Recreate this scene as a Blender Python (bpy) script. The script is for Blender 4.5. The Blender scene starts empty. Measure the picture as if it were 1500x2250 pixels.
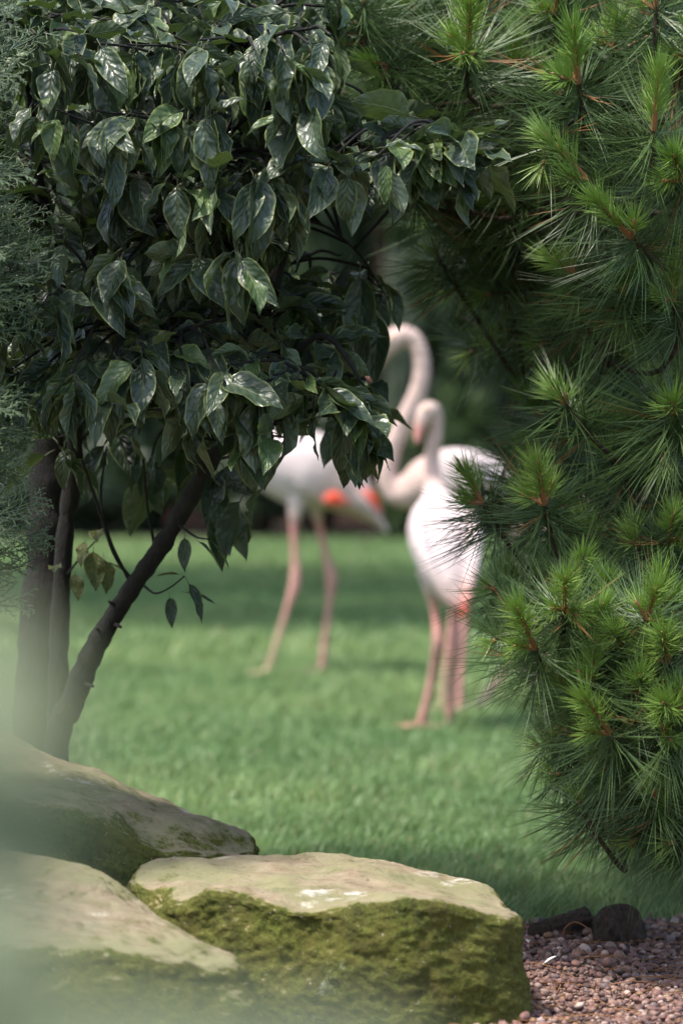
import bpy, math, random
import numpy as np
from mathutils import Vector, Matrix, noise, kdtree

R = math.radians
rng = np.random.default_rng(7)
random.seed(7)
SC = bpy.context.scene
COL = SC.collection

# ------------------------------------------------------------------ camera
CAM_H, FPX, HOR, CX, CY = 1.2, 8437.5, 825.0, 750.0, 1125.0
PITCH = math.atan((CY - HOR) / FPX)
cam = bpy.data.cameras.new('camera')
cam.sensor_fit = 'VERTICAL'; cam.sensor_height = 36.0; cam.sensor_width = 24.0; cam.lens = 135.0
cam.clip_start = 0.1; cam.clip_end = 400.0
cam.dof.use_dof = True; cam.dof.focus_distance = 7.65; cam.dof.aperture_fstop = 2.8
camo = bpy.data.objects.new('camera', cam); COL.objects.link(camo)
camo.location = (0, 0, CAM_H); camo.rotation_euler = (math.pi / 2 - PITCH, 0, 0)
SC.camera = camo

# ------------------------------------------------------------------ sky and sun
SUN_EL, SUN_AZ = 66.0, 238.0        # azimuth clockwise from +Y (view direction): the light comes from the left, a little behind the camera
world = bpy.data.worlds.new('World'); SC.world = world; world.use_nodes = True
wt = world.node_tree
sky = wt.nodes.new('ShaderNodeTexSky'); sky.sky_type = 'NISHITA'; sky.sun_disc = False
sky.sun_elevation = R(SUN_EL); sky.sun_rotation = R(SUN_AZ); sky.dust_density = 3.0; sky.air_density = 1.2
bg = wt.nodes['Background']; bg.inputs['Strength'].default_value = 0.095
wt.links.new(sky.outputs[0], bg.inputs[0])
sun = bpy.data.lights.new('sun', 'SUN'); sun.energy = 2.0; sun.angle = R(5.0); sun.color = (1.0, 0.95, 0.87)
suno = bpy.data.objects.new('sun', sun); COL.objects.link(suno)
sd = Vector((math.sin(R(SUN_AZ)) * math.cos(R(SUN_EL)), math.cos(R(SUN_AZ)) * math.cos(R(SUN_EL)), math.sin(R(SUN_EL))))
suno.rotation_euler = sd.to_track_quat('Z', 'Y').to_euler(); suno.location = sd * 20

vs = SC.view_settings
vs.view_transform = 'Standard'; vs.look = 'None'; vs.gamma = 1.0; vs.exposure = 1.6; vs.use_curve_mapping = False
SC.cycles.use_denoising = True
try: SC.cycles.denoiser = 'OPENIMAGEDENOISE'
except Exception: pass
SC.cycles.max_bounces = 5; SC.cycles.diffuse_bounces = 3; SC.cycles.glossy_bounces = 2; SC.cycles.transmission_bounces = 3; SC.cycles.sample_clamp_indirect = 6.0

# ------------------------------------------------------------------ helpers
def P(px, py, d):
    """the point at ground distance d (metres along +Y) seen at photograph pixel (px, py)"""
    x = (px - CX) / FPX; y = (CY - py) / FPX
    c, s = math.cos(PITCH), math.sin(PITCH)
    dx, dy, dz = x, c + y * s, -s + y * c
    return Vector((dx / dy * d, d, CAM_H + dz / dy * d))

def tag(o, label=None, cat=None, group=None, kind=None):
    if label: o['label'] = label
    if cat: o['category'] = cat
    if group: o['group'] = group
    if kind: o['kind'] = kind
    return o

def empty(name, loc=(0, 0, 0)):
    o = bpy.data.objects.new(name, None); COL.objects.link(o); o.location = loc; o.empty_display_size = 0.1
    return o

def link(name, me, parent=None, mat=None):
    o = bpy.data.objects.new(name, me); COL.objects.link(o)
    if parent is not None:
        o.parent = parent
        o.matrix_parent_inverse = Matrix.Translation(-Vector(parent.location)) if parent.type == 'EMPTY' and parent.parent is None else Matrix()
    if mat is not None: me.materials.append(mat)
    return o

class MB:
    def __init__(s): s.v = []; s.f = []; s.m = []; s.uv = []; s.c = []; s.n = 0
    def add(s, verts, faces, mat=0, uv=None, col=None):
        b = s.n; verts = np.asarray(verts, float); s.v.append(verts); s.n += len(verts)
        s.f += [tuple(i + b for i in f) for f in faces]; s.m += [mat] * len(faces)
        s.uv.append(np.zeros((len(verts), 2)) if uv is None else np.asarray(uv, float))
        s.c.append(np.ones((len(verts), 3)) if col is None else np.broadcast_to(np.asarray(col, float), (len(verts), 3)))
    def mesh(s, name, mats=(), smooth=True, uv=False, col=False):
        me = bpy.data.meshes.new(name)
        V = np.concatenate(s.v) if s.v else np.zeros((0, 3))
        me.from_pydata(V.tolist(), [], s.f)
        for m in mats: me.materials.append(m)
        me.polygons.foreach_set('material_index', s.m)
        me.polygons.foreach_set('use_smooth', [smooth] * len(s.f))
        if uv:
            U = np.concatenate(s.uv); lay = me.uv_layers.new(name='UVMap')
            li = np.zeros(len(me.loops), int); me.loops.foreach_get('vertex_index', li)
            lay.data.foreach_set('uv', U[li].ravel())
        if col:
            a = me.color_attributes.new('col', 'FLOAT_COLOR', 'POINT')
            C = np.concatenate([np.concatenate(s.c), np.ones((s.n, 1))], 1)
            a.data.foreach_set('color', C.ravel())
        me.update(); return me

def tube(mb, pts, rad, n=8, mat=0, col=None, cap=True, flat=None):
    pts = [Vector(p) for p in pts]; N = len(pts); V = []; up = None
    for i, p in enumerate(pts):
        t = (pts[min(i + 1, N - 1)] - pts[max(i - 1, 0)]).normalized()
        if up is None:
            up = t.orthogonal().normalized()
        up = (up - t * up.dot(t))
        up = up.normalized() if up.length > 1e-6 else t.orthogonal().normalized()
        sd_ = t.cross(up); r = rad[i] if hasattr(rad, '__len__') else rad
        for k in range(n):
            a = 2 * math.pi * k / n
            V.append(p + (up * math.cos(a) + sd_ * math.sin(a)) * r)
    F = []
    for i in range(N - 1):
        for k in range(n):
            F.append((i * n + k, i * n + (k + 1) % n, (i + 1) * n + (k + 1) % n, (i + 1) * n + k))
    if cap:
        F.append(tuple(range(n - 1, -1, -1))); F.append(tuple((N - 1) * n + k for k in range(n)))
    C = None
    if col is not None: C = np.repeat(np.asarray(col, float).reshape(-1, 3), n, 0) if np.ndim(col) == 2 else col
    mb.add([tuple(v) for v in V], F, mat, col=C)

def smoothpath(pts, k=6):
    """Catmull-Rom through rows of any width"""
    A = np.asarray([list(p) for p in pts], float); out = []
    for i in range(len(A) - 1):
        p0, p1, p2, p3 = A[max(i - 1, 0)], A[i], A[i + 1], A[min(i + 2, len(A) - 1)]
        for j in range(k):
            t = j / k
            out.append(0.5 * (2 * p1 + (p2 - p0) * t + (2 * p0 - 5 * p1 + 4 * p2 - p3) * t * t + (3 * p1 - p0 - 3 * p2 + p3) * t ** 3))
    out.append(A[-1]); return np.array(out)

# ------------------------------------------------------------------ materials
def newmat(name):
    m = bpy.data.materials.new(name); m.use_nodes = True
    return m, m.node_tree, m.node_tree.nodes['Principled BSDF']
def N(t, kind, **kw):
    n = t.nodes.new(kind)
    for k, v in kw.items():
        if k in ('operation', 'blend_type', 'data_type', 'attribute_name', 'noise_dimensions', 'feature', 'interpolation_type', 'clamp', 'musgrave_type', 'voronoi_dimensions', 'distance', 'normalize'): setattr(n, k, v)
        else: n.inputs[k].default_value = v
    return n
def L(t, a, b): t.links.new(a, b)
def mth(t, op, a, b=None, c=None, clamp=False):
    n = t.nodes.new('ShaderNodeMath'); n.operation = op; n.use_clamp = clamp
    for i, x in enumerate((a, b, c)):
        if x is None: continue
        if isinstance(x, (int, float)): n.inputs[i].default_value = x
        else: L(t, x, n.inputs[i])
    return n.outputs[0]
def ramp(t, fac, stops, interp='LINEAR'):
    n = t.nodes.new('ShaderNodeValToRGB'); n.color_ramp.interpolation = interp
    e = n.color_ramp.elements
    while len(e) < len(stops): e.new(0.5)
    for i, (p, c) in enumerate(stops):
        e[i].position = p; e[i].color = (*c, 1) if not isinstance(c, (int, float)) else (c, c, c, 1)
    L(t, fac, n.inputs[0]); return n.outputs[0]
def mixc(t, fac, a, b, blend='MIX'):
    n = t.nodes.new('ShaderNodeMix'); n.data_type = 'RGBA'; n.blend_type = blend
    for i, x in ((0, fac), (6, a), (7, b)):
        if isinstance(x, (int, float)): n.inputs[i].default_value = x
        elif isinstance(x, tuple): n.inputs[i].default_value = (*x, 1)
        else: L(t, x, n.inputs[i])
    return n.outputs[2]
def tnoise(t, scale, detail=4, rough=0.6, vec=None, dist=0.0):
    n = N(t, 'ShaderNodeTexNoise', Scale=scale, Detail=detail, Roughness=rough, Distortion=dist)
    if vec is not None: L(t, vec, n.inputs['Vector'])
    return n.outputs['Fac']
def bump(t, h, strength, dist, nrm=None):
    b = N(t, 'ShaderNodeBump', Strength=strength, Distance=dist); L(t, h, b.inputs['Height'])
    if nrm is not None: L(t, nrm, b.inputs['Normal'])
    return b.outputs[0]
def translucent(t, bs, colsock, fac):
    tr = t.nodes.new('ShaderNodeBsdfTranslucent'); mx = t.nodes.new('ShaderNodeMixShader'); mx.inputs[0].default_value = fac
    if isinstance(colsock, tuple): tr.inputs[0].default_value = (*colsock, 1)
    else: L(t, colsock, tr.inputs[0])
    L(t, bs.outputs[0], mx.inputs[1]); L(t, tr.outputs[0], mx.inputs[2]); L(t, mx.outputs[0], t.nodes['Material Output'].inputs[0])

def leaf_material(name, dark, light, edge, vein, rough=0.38):
    m, t, b = newmat(name)
    uv = t.nodes.new('ShaderNodeUVMap'); sep = t.nodes.new('ShaderNodeSeparateXYZ'); L(t, uv.outputs[0], sep.inputs[0])
    u = mth(t, 'ABSOLUTE', sep.outputs[0]); v = sep.outputs[1]
    geo = t.nodes.new('ShaderNodeNewGeometry'); pos = geo.outputs['Position']
    w = mth(t, 'SUBTRACT', mth(t, 'MULTIPLY', v, 6.0), mth(t, 'MULTIPLY', mth(t, 'POWER', u, 0.8), 1.9))
    w = mth(t, 'ADD', w, mth(t, 'MULTIPLY', tnoise(t, 34.0, 2, 0.5, pos), 1.1))
    saw = mth(t, 'PINGPONG', w, 0.5)                                    # 0 on a vein, .5 between two
    lat = mth(t, 'SUBTRACT', 1.0, mth(t, 'MULTIPLY', saw, 9.0), clamp=True)
    mid = mth(t, 'SUBTRACT', 1.0, mth(t, 'MULTIPLY', u, 16.0), clamp=True)
    n1 = tnoise(t, 9.0, 3, 0.6, pos); n2 = tnoise(t, 120.0, 3, 0.6, pos)
    base = mixc(t, ramp(t, n1, [(0.35, 0.0), (0.68, 1.0)]), dark, light)
    base = mixc(t, mth(t, 'MULTIPLY', lat, 0.14), base, vein)
    base = mixc(t, mth(t, 'MULTIPLY', mid, 0.75), base, vein)
    e = mth(t, 'MULTIPLY', mth(t, 'SUBTRACT', u, 0.84, clamp=True), 5.5, clamp=True)
    base = mixc(t, e, base, edge)
    spots = ramp(t, tnoise(t, 60.0, 2, 0.5, pos), [(0.70, 0.0), (0.76, 1.0)])
    base = mixc(t, mth(t, 'MULTIPLY', spots, 0.35), base, (0.07, 0.05, 0.02))
    back = mixc(t, 0.55, base, (0.11, 0.14, 0.08))
    L(t, mixc(t, geo.outputs['Backfacing'], base, back), b.inputs['Base Color'])
    r = ramp(t, n2, [(0.3, rough - 0.06), (0.7, rough + 0.12)])
    L(t, r, b.inputs['Roughness'])
    h = mth(t, 'ADD', mth(t, 'MULTIPLY', saw, 0.6), mth(t, 'ADD', mth(t, 'MULTIPLY', n2, 0.18), mth(t, 'MULTIPLY', tnoise(t, 34.0, 1, 0.4, pos, 0.8), 2.4)))
    h = mth(t, 'SUBTRACT', h, mth(t, 'MULTIPLY', mid, 0.8))
    L(t, bump(t, h, 0.70, 0.0045), b.inputs['Normal'])
    translucent(t, b, (0.10, 0.17, 0.03), 0.12)
    return m

M_LEAF = leaf_material('glossy leaf', (0.022, 0.040, 0.026), (0.052, 0.080, 0.046), (0.23, 0.27, 0.10), (0.19, 0.22, 0.10), 0.34)
M_LEAFY = leaf_material('young leaf', (0.045, 0.085, 0.03), (0.09, 0.14, 0.045), (0.22, 0.26, 0.07), (0.22, 0.27, 0.10), 0.42)
M_SICK = leaf_material('mottled leaf', (0.05, 0.075, 0.02), (0.12, 0.13, 0.03), (0.15, 0.12, 0.04), (0.2, 0.2, 0.08), 0.5)

def simple(name, col, rough=0.6, var=0.25, scale=40.0, bmp=0.0, bd=0.002, spec=0.5):
    m, t, b = newmat(name); geo = t.nodes.new('ShaderNodeNewGeometry')
    n = tnoise(t, scale, 4, 0.6, geo.outputs['Position'])
    L(t, mixc(t, n, tuple(c * (1 - var) for c in col), tuple(min(1, c * (1 + var)) for c in col)), b.inputs['Base Color'])
    b.inputs['Roughness'].default_value = rough; b.inputs['Specular IOR Level'].default_value = spec
    if bmp: L(t, bump(t, n, bmp, bd), b.inputs['Normal'])
    return m

def bark(name, c1, c2, scale):
    m, t, b = newmat(name); geo = t.nodes.new('ShaderNodeNewGeometry')
    mp = t.nodes.new('ShaderNodeMapping'); mp.inputs['Scale'].default_value = (1, 1, 0.35); L(t, geo.outputs['Position'], mp.inputs[0])
    n = tnoise(t, scale, 6, 0.7, mp.outputs[0]); n2 = tnoise(t, 14, 3, 0.5, geo.outputs['Position'])
    c = mixc(t, ramp(t, n, [(0.3, 0.0), (0.7, 1.0)]), c1, c2)
    c = mixc(t, ramp(t, n2, [(0.62, 0.0), (0.75, 0.5)]), c, (0.026, 0.028, 0.019))
    L(t, c, b.inputs['Base Color']); b.inputs['Roughness'].default_value = 0.85
    L(t, bump(t, n, 1.0, 0.014), b.inputs['Normal']); return m
M_BARK = bark('shrub bark', (0.004, 0.0035, 0.003), (0.017, 0.014, 0.011), 70)
M_PBARK = bark('pine bark', (0.035, 0.022, 0.014), (0.10, 0.06, 0.038), 90)
M_TWIG = simple('green twig', (0.075, 0.085, 0.04), 0.6, 0.4, 60)

def needle_mat(name, c1, c2, tr):
    m, t, b = newmat(name); geo = t.nodes.new('ShaderNodeNewGeometry')
    oi = t.nodes.new('ShaderNodeObjectInfo')
    n = tnoise(t, 55.0, 2, 0.5, geo.outputs['Position'])
    f = mth(t, 'ADD', mth(t, 'MULTIPLY', n, 0.7), mth(t, 'MULTIPLY', oi.outputs['Random'], 0.35), clamp=True)
    L(t, mixc(t, f, c1, c2), b.inputs['Base Color']); b.inputs['Roughness'].default_value = 0.42
    translucent(t, b, tuple(x * 1.3 for x in c2), tr); return m
M_NOLD = needle_mat('old pine needle', (0.030, 0.066, 0.024), (0.115, 0.185, 0.054), 0.2)
M_NNEW = needle_mat('young pine needle', (0.16, 0.30, 0.06), (0.36, 0.49, 0.13), 0.28)
M_NDEAD = simple('dead needle', (0.27, 0.12, 0.04), 0.6)
M_CANDLE = simple('candle bark', (0.24, 0.105, 0.04), 0.6, 0.4, 160, 0.6, 0.002)
M_BUD = simple('bud', (0.34, 0.15, 0.09), 0.6, 0.3, 200)
M_CYP = needle_mat('cypress scale leaf', (0.018, 0.042, 0.020), (0.045, 0.082, 0.036), 0.06)
M_CYPN = needle_mat('cypress young tip', (0.05, 0.09, 0.04), (0.10, 0.15, 0.055), 0.08)

def attr_mat(name, rough=0.6, noise_amt=0.3, nscale=60, spec=0.5, tr=0.0, bmp=0.0, bd=0.003):
    m, t, b = newmat(name); a = N(t, 'ShaderNodeAttribute', attribute_name='col'); geo = t.nodes.new('ShaderNodeNewGeometry')
    n = tnoise(t, nscale, 4, 0.6, geo.outputs['Position'])
    k = ramp(t, n, [(0.2, 1 - noise_amt), (0.8, 1 + noise_amt)])
    c = mixc(t, 1.0, a.outputs['Color'], k, 'MULTIPLY')
    L(t, c, b.inputs['Base Color']); b.inputs['Roughness'].default_value = rough; b.inputs['Specular IOR Level'].default_value = spec
    if bmp: L(t, bump(t, n, bmp, bd), b.inputs['Normal'])
    if tr: translucent(t, b, c, tr)
    return m
M_GRASS = attr_mat('grass blade', 0.45, 0.25, 3.0, 0.4, 0.25)
M_PEB = attr_mat('pebble', 0.6, 0.35, 260, 0.4, 0.0, 0.3, 0.001)
M_BIRD = attr_mat('flamingo plumage', 0.8, 0.16, 28, 0.2, 0.0, 0.7, 0.012)
M_FEATHER = simple('white feather', (0.78, 0.77, 0.74), 0.7, 0.06, 200)
M_EYE = simple('eye', (0.5, 0.35, 0.05), 0.2)

def soil_mat():
    m, t, b = newmat('lawn soil'); geo = t.nodes.new('ShaderNodeNewGeometry')
    n = tnoise(t, 30, 5, 0.7, geo.outputs['Position']); n2 = tnoise(t, 0.7, 3, 0.6, geo.outputs['Position'])
    c = mixc(t, n, (0.05, 0.07, 0.02), (0.09, 0.13, 0.04)); c = mixc(t, n2, c, (0.05, 0.09, 0.025))
    L(t, c, b.inputs['Base Color']); b.inputs['Roughness'].default_value = 0.95; L(t, bump(t, n, 0.6, 0.02), b.inputs['Normal']); return m
M_SOIL = soil_mat()
M_BED = simple('bed soil', (0.10, 0.062, 0.045), 0.95, 0.5, 60, 0.8, 0.01)

def rock_mat():
    m, t, b = newmat('mossy sandstone'); geo = t.nodes.new('ShaderNodeNewGeometry'); pos = geo.outputs['Position']
    sep = t.nodes.new('ShaderNodeSeparateXYZ'); L(t, geo.outputs['Normal'], sep.inputs[0]); nz = sep.outputs[2]
    big = tnoise(t, 5, 4, 0.6, pos); med = tnoise(t, 22, 5, 0.65, pos); fine = tnoise(t, 130, 5, 0.7, pos)
    mp = t.nodes.new('ShaderNodeMapping'); mp.inputs['Scale'].default_value = (1, 1, 6); L(t, pos, mp.inputs[0])
    strat = tnoise(t, 9, 4, 0.6, mp.outputs[0], 0.6)
    stone = mixc(t, ramp(t, med, [(0.3, 0.0), (0.7, 1.0)]), (0.18, 0.14, 0.09), (0.33, 0.275, 0.185))
    stone = mixc(t, ramp(t, strat, [(0.35, 0.25), (0.6, 0.0)]), stone, (0.27, 0.17, 0.11))
    stone = mixc(t, ramp(t, big, [(0.40, 0.0), (0.60, 0.7)]), stone, (0.20, 0.205, 0.10))
    stone = mixc(t, ramp(t, tnoise(t, 70, 3, 0.6, pos), [(0.62, 0.0), (0.70, 0.6)]), stone, (0.10, 0.075, 0.05))
    droppings = ramp(t, mth(t, 'MULTIPLY', tnoise(t, 11, 5, 0.75, pos), ramp(t, tnoise(t, 3.3, 2, 0.5, pos), [(0.45, 0.8), (0.62, 1.15)])), [(0.64, 0.0), (0.76, 0.6)])
    stone = mixc(t, droppings, stone, (0.62, 0.58, 0.55))
    mossc = mixc(t, ramp(t, fine, [(0.3, 0.0), (0.72, 1.0)]), (0.024, 0.034, 0.007), (0.17, 0.19, 0.035))
    mossc = mixc(t, ramp(t, med, [(0.35, 0.0), (0.65, 0.8)]), mossc, (0.13, 0.115, 0.03))
    mossc = mixc(t, ramp(t, tnoise(t, 13, 5, 0.7, pos), [(0.50, 0.0), (0.66, 0.6)]), mossc, (0.030, 0.026, 0.014))
    mossc = mixc(t, ramp(t, tnoise(t, 95, 2, 0.5, pos), [(0.70, 0.0), (0.74, 0.9)]), mossc, (0.34, 0.29, 0.21))
    mossc = mixc(t, ramp(t, tnoise(t, 4.6, 6, 0.75, pos, 0.4), [(0.635, 0.0), (0.66, 0.75)]), mossc, (0.25, 0.28, 0.19))   # pale lichen
    f = mth(t, 'ADD', nz, mth(t, 'MULTIPLY', mth(t, 'SUBTRACT', med, 0.5), 0.8))
    f = mth(t, 'ADD', f, mth(t, 'MULTIPLY', mth(t, 'SUBTRACT', fine, 0.5), 0.45))
    moss = ramp(t, f, [(0.68, 1.0), (0.90, 0.0)])
    L(t, mixc(t, moss, stone, mossc), b.inputs['Base Color']); b.inputs['Roughness'].default_value = 0.92; b.inputs['Specular IOR Level'].default_value = 0.2
    h = mth(t, 'ADD', mth(t, 'MULTIPLY', med, 0.6), mth(t, 'MULTIPLY', fine, mth(t, 'ADD', 0.25, mth(t, 'MULTIPLY', moss, 0.6))))
    L(t, bump(t, h, 0.9, 0.010), b.inputs['Normal']); return m
M_ROCK = rock_mat()

def brick_mat():
    m, t, b = newmat('brown brick'); tc = t.nodes.new('ShaderNodeTexCoord')
    mp = t.nodes.new('ShaderNodeMapping'); mp.inputs['Rotation'].default_value = (math.pi / 2, 0, 0); L(t, tc.outputs['Object'], mp.inputs[0])
    br = N(t, 'ShaderNodeTexBrick', Scale=4.5); L(t, mp.outputs[0], br.inputs[0])
    br.inputs['Color1'].default_value = (0.10, 0.052, 0.040, 1); br.inputs['Color2'].default_value = (0.075, 0.040, 0.032, 1); br.inputs['Mortar'].default_value = (0.10, 0.08, 0.07, 1)
    br.inputs['Mortar Size'].default_value = 0.012
    L(t, br.outputs[0], b.inputs['Base Color']); b.inputs['Roughness'].default_value = 0.9
    L(t, bump(t, br.outputs['Fac'], -0.5, 0.01), b.inputs['Normal']); return m
M_BRICK = brick_mat()

# ------------------------------------------------------------------ ground
def sheet(name, poly, z, mat, kind='structure'):
    me = bpy.data.meshes.new(name); me.from_pydata([(x, y, z) for x, y in poly], [], [tuple(range(len(poly)))]); me.materials.append(mat)
    o = bpy.data.objects.new(name, me); COL.objects.link(o); o['kind'] = kind; return o
sheet('lawn', [(-80, -20), (80, -20), (80, 140), (-80, 140)], 0.0, M_SOIL)
def bed_edge(x):          # where gravel gives way to grass
    return 8.33 + 0.05 * math.sin(3.1 * x) + 0.03 * math.sin(9 * x + 1)
xs = np.linspace(-2.6, 3.2, 60)
sheet('gravel_bed', [(-2.6, 5.0), (3.2, 5.0)] + [(x, bed_edge(x)) for x in xs[::-1]], 0.004, M_BED)
M_HUMUS = simple('humus', (0.020, 0.016, 0.011), 0.95, 0.5, 20, 0.8, 0.02)
sheet('back_border_soil', [(-14, 27.2), (14, 27.2), (14, 31), (-14, 31)], 0.004, M_HUMUS)

def fbm(p, o=5, lac=2.1, g=0.5):
    s, a = 0.0, 1.0
    for i in range(o):
        s += a * noise.noise(p); p = p * lac; a *= g
    return s
# grass
def make_grass():
    parts = []
    def strip(y0, y1, hw, dens, w, h):
        n = int((y1 - y0) * 2 * hw * dens)
        y = rng.uniform(y0, y1, n); x = rng.uniform(-hw, hw, n)
        edge = 8.33 + 0.05 * np.sin(3.1 * x) + 0.03 * np.sin(9 * x + 1)
        k = y > edge - 0.02 + rng.normal(0, 0.02, n); x, y = x[k], y[k]; n = len(x)
        cl = np.array([fbm(Vector((a_ * 6, b_ * 6, 0)), 2) for a_, b_ in zip(x, y)]) if y0 < 16 else rng.normal(0, .3, n)
        pat = np.sin(1.7 * x + 0.9 * y) + np.sin(2.3 * y - 1.1 * x + 1) + 0.6 * np.sin(5.1 * x + 4.3 * y)
        hh = h * np.clip(1 + 0.10 * pat + 0.55 * cl, 0.45, 1.8) * rng.uniform(0.6, 1.35, n)
        a = rng.uniform(0, 2 * np.pi, n); ww = w * rng.uniform(0.7, 1.4, n)
        la = rng.normal(0.6, 1.1, n); lean = hh * rng.uniform(0.2, 1.3, n)
        s = np.stack([np.cos(a) * ww / 2, np.sin(a) * ww / 2, np.zeros(n)], 1)
        b = np.stack([x, y, np.zeros(n) - 0.003], 1)
        mid = b + np.stack([np.cos(la) * lean * 0.35, np.sin(la) * lean * 0.35, hh * 0.6], 1)
        tip = b + np.stack([np.cos(la) * lean, np.sin(la) * lean, hh], 1)
        V = np.stack([b - s, b + s, mid + s * 0.8, mid - s * 0.8, tip], 1)
        g = rng.uniform(0, 1, n)[:, None]; yv = np.clip(0.32 + 0.17 * pat + 0.25 * cl + rng.normal(0, 0.18, n), 0, 1)[:, None]
        c = np.array([0.074, 0.155, 0.046]) * (1 - g) + np.array([0.135, 0.245, 0.080]) * g
        c = c * (1 - yv) + yv * np.array([0.21, 0.295, 0.10])
        dry = (rng.uniform(0, 1, n) < 0.02)[:, None]; c = np.where(dry, np.array([0.26, 0.21, 0.10]), c)
        parts.append((V, np.repeat(c[:, None, :], 5, 1)))
    strip(8.15, 10.5, 1.5, 8500, 0.0030, 0.033)
    strip(10.5, 16.0, 2.0, 4600, 0.0042, 0.036)
    strip(16.0, 27.5, 4.0, 1300, 0.009, 0.05)
    V = np.concatenate([p[0] for p in parts]); C = np.concatenate([p[1] for p in parts]); n = len(V)
    me = bpy.data.meshes.new('grass'); me.vertices.add(5 * n); me.vertices.foreach_set('co', V.ravel())
    base = (np.arange(n) * 5)[:, None]
    loops = np.concatenate([base + np.array([[0, 1, 2, 3]]), base + np.array([[3, 2, 4]])], 1).ravel()
    me.loops.add(7 * n); me.loops.foreach_set('vertex_index', loops)
    me.polygons.add(2 * n)
    st = np.stack([np.arange(n) * 7, np.arange(n) * 7 + 4], 1).ravel(); me.polygons.foreach_set('loop_start', st)
    me.polygons.foreach_set('use_smooth', np.ones(2 * n, bool))
    at = me.color_attributes.new('col', 'FLOAT_COLOR', 'POINT')
    at.data.foreach_set('color', np.concatenate([C.reshape(-1, 3), np.ones((5 * n, 1))], 1).ravel())
    me.update(calc_edges=True); me.validate()
    o = link('grass', me, None, M_GRASS); tag(o, 'short mown green grass of the lawn', 'grass', kind='stuff')
make_grass()

# gravel
def ico(sub):
    import bmesh
    bm = bmesh.new(); bmesh.ops.create_icosphere(bm, subdivisions=sub, radius=1.0)
    v = np.array([x.co[:] for x in bm.verts]); f = [tuple(l.index for l in q.verts) for q in bm.faces]; bm.free(); return v, np.array(f)
def make_gravel():
    iv2, if2 = ico(2); iv1, if1 = ico(1)
    pal = np.array([(0.20, 0.115, 0.098), (0.26, 0.165, 0.135), (0.135, 0.078, 0.070), (0.34, 0.25, 0.215), (0.17, 0.13, 0.13), (0.23, 0.14, 0.075), (0.09, 0.055, 0.052), (0.45, 0.37, 0.34)])
    Vs, Fs, Cs = [], [], []; nb = 0
    def put(n, x0, x1, y0, y1, fine):
        nonlocal nb
        iv, fi = (iv2, if2) if fine else (iv1, if1)
        for i in range(n):
            x, y = rng.uniform(x0, x1), rng.uniform(y0, y1)
            if y > bed_edge(x) + rng.normal(0, 0.02): continue
            r = 0.0050 * math.exp(rng.normal(0, 0.36)); sc = np.array([1, rng.uniform(0.7, 1), rng.uniform(0.5, 0.85)]) * r
            lump = 1 + 0.16 * np.sin(iv @ rng.normal(0, 2.2, 3) + rng.uniform(0, 6))
            a = rng.uniform(0, 6.28); tl = rng.normal(0, 0.35); v = iv * lump[:, None] * sc
            ca, sa = math.cos(a), math.sin(a); ct, st = math.cos(tl), math.sin(tl)
            v = v @ np.array([[ct, 0, st], [0, 1, 0], [-st, 0, ct]]).T @ np.array([[ca, -sa, 0], [sa, ca, 0], [0, 0, 1]]).T
            v = v + np.array([x, y, 0.004 + r * rng.uniform(0.1, 1.3)])
            c = pal[rng.choice(8, p=[.25, .2, .16, .12, .09, .07, .07, .04])] * np.array([0.92, 0.84, 0.80]) * rng.uniform(0.7, 1.2)
            Vs.append(v); Fs.append(fi + nb); Cs.append(np.repeat(c[None], len(v), 0)); nb += len(v)
    put(10500, 0.20, 0.95, 6.7, 8.45, True)
    put(1500, 0.95, 1.6, 6.4, 8.45, False); put(1500, -0.4, 0.25, 5.9, 7.0, False)
    me = bpy.data.meshes.new('gravel'); V = np.concatenate(Vs); F = np.concatenate(Fs)
    me.vertices.add(len(V)); me.vertices.foreach_set('co', V.ravel()); me.loops.add(F.size); me.loops.foreach_set('vertex_index', F.ravel())
    me.polygons.add(len(F)); me.polygons.foreach_set('loop_start', np.arange(len(F)) * 3); me.polygons.foreach_set('use_smooth', np.ones(len(F), bool))
    at = me.color_attributes.new('col', 'FLOAT_COLOR', 'POINT'); C = np.concatenate(Cs)
    at.data.foreach_set('color', np.concatenate([C, np.ones((len(C), 1))], 1).ravel()); me.update(calc_edges=True)
    tag(link('gravel', me, None, M_PEB), 'pinkish brown pea gravel beside the mossy rock', 'gravel', kind='stuff')
make_gravel()

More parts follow.
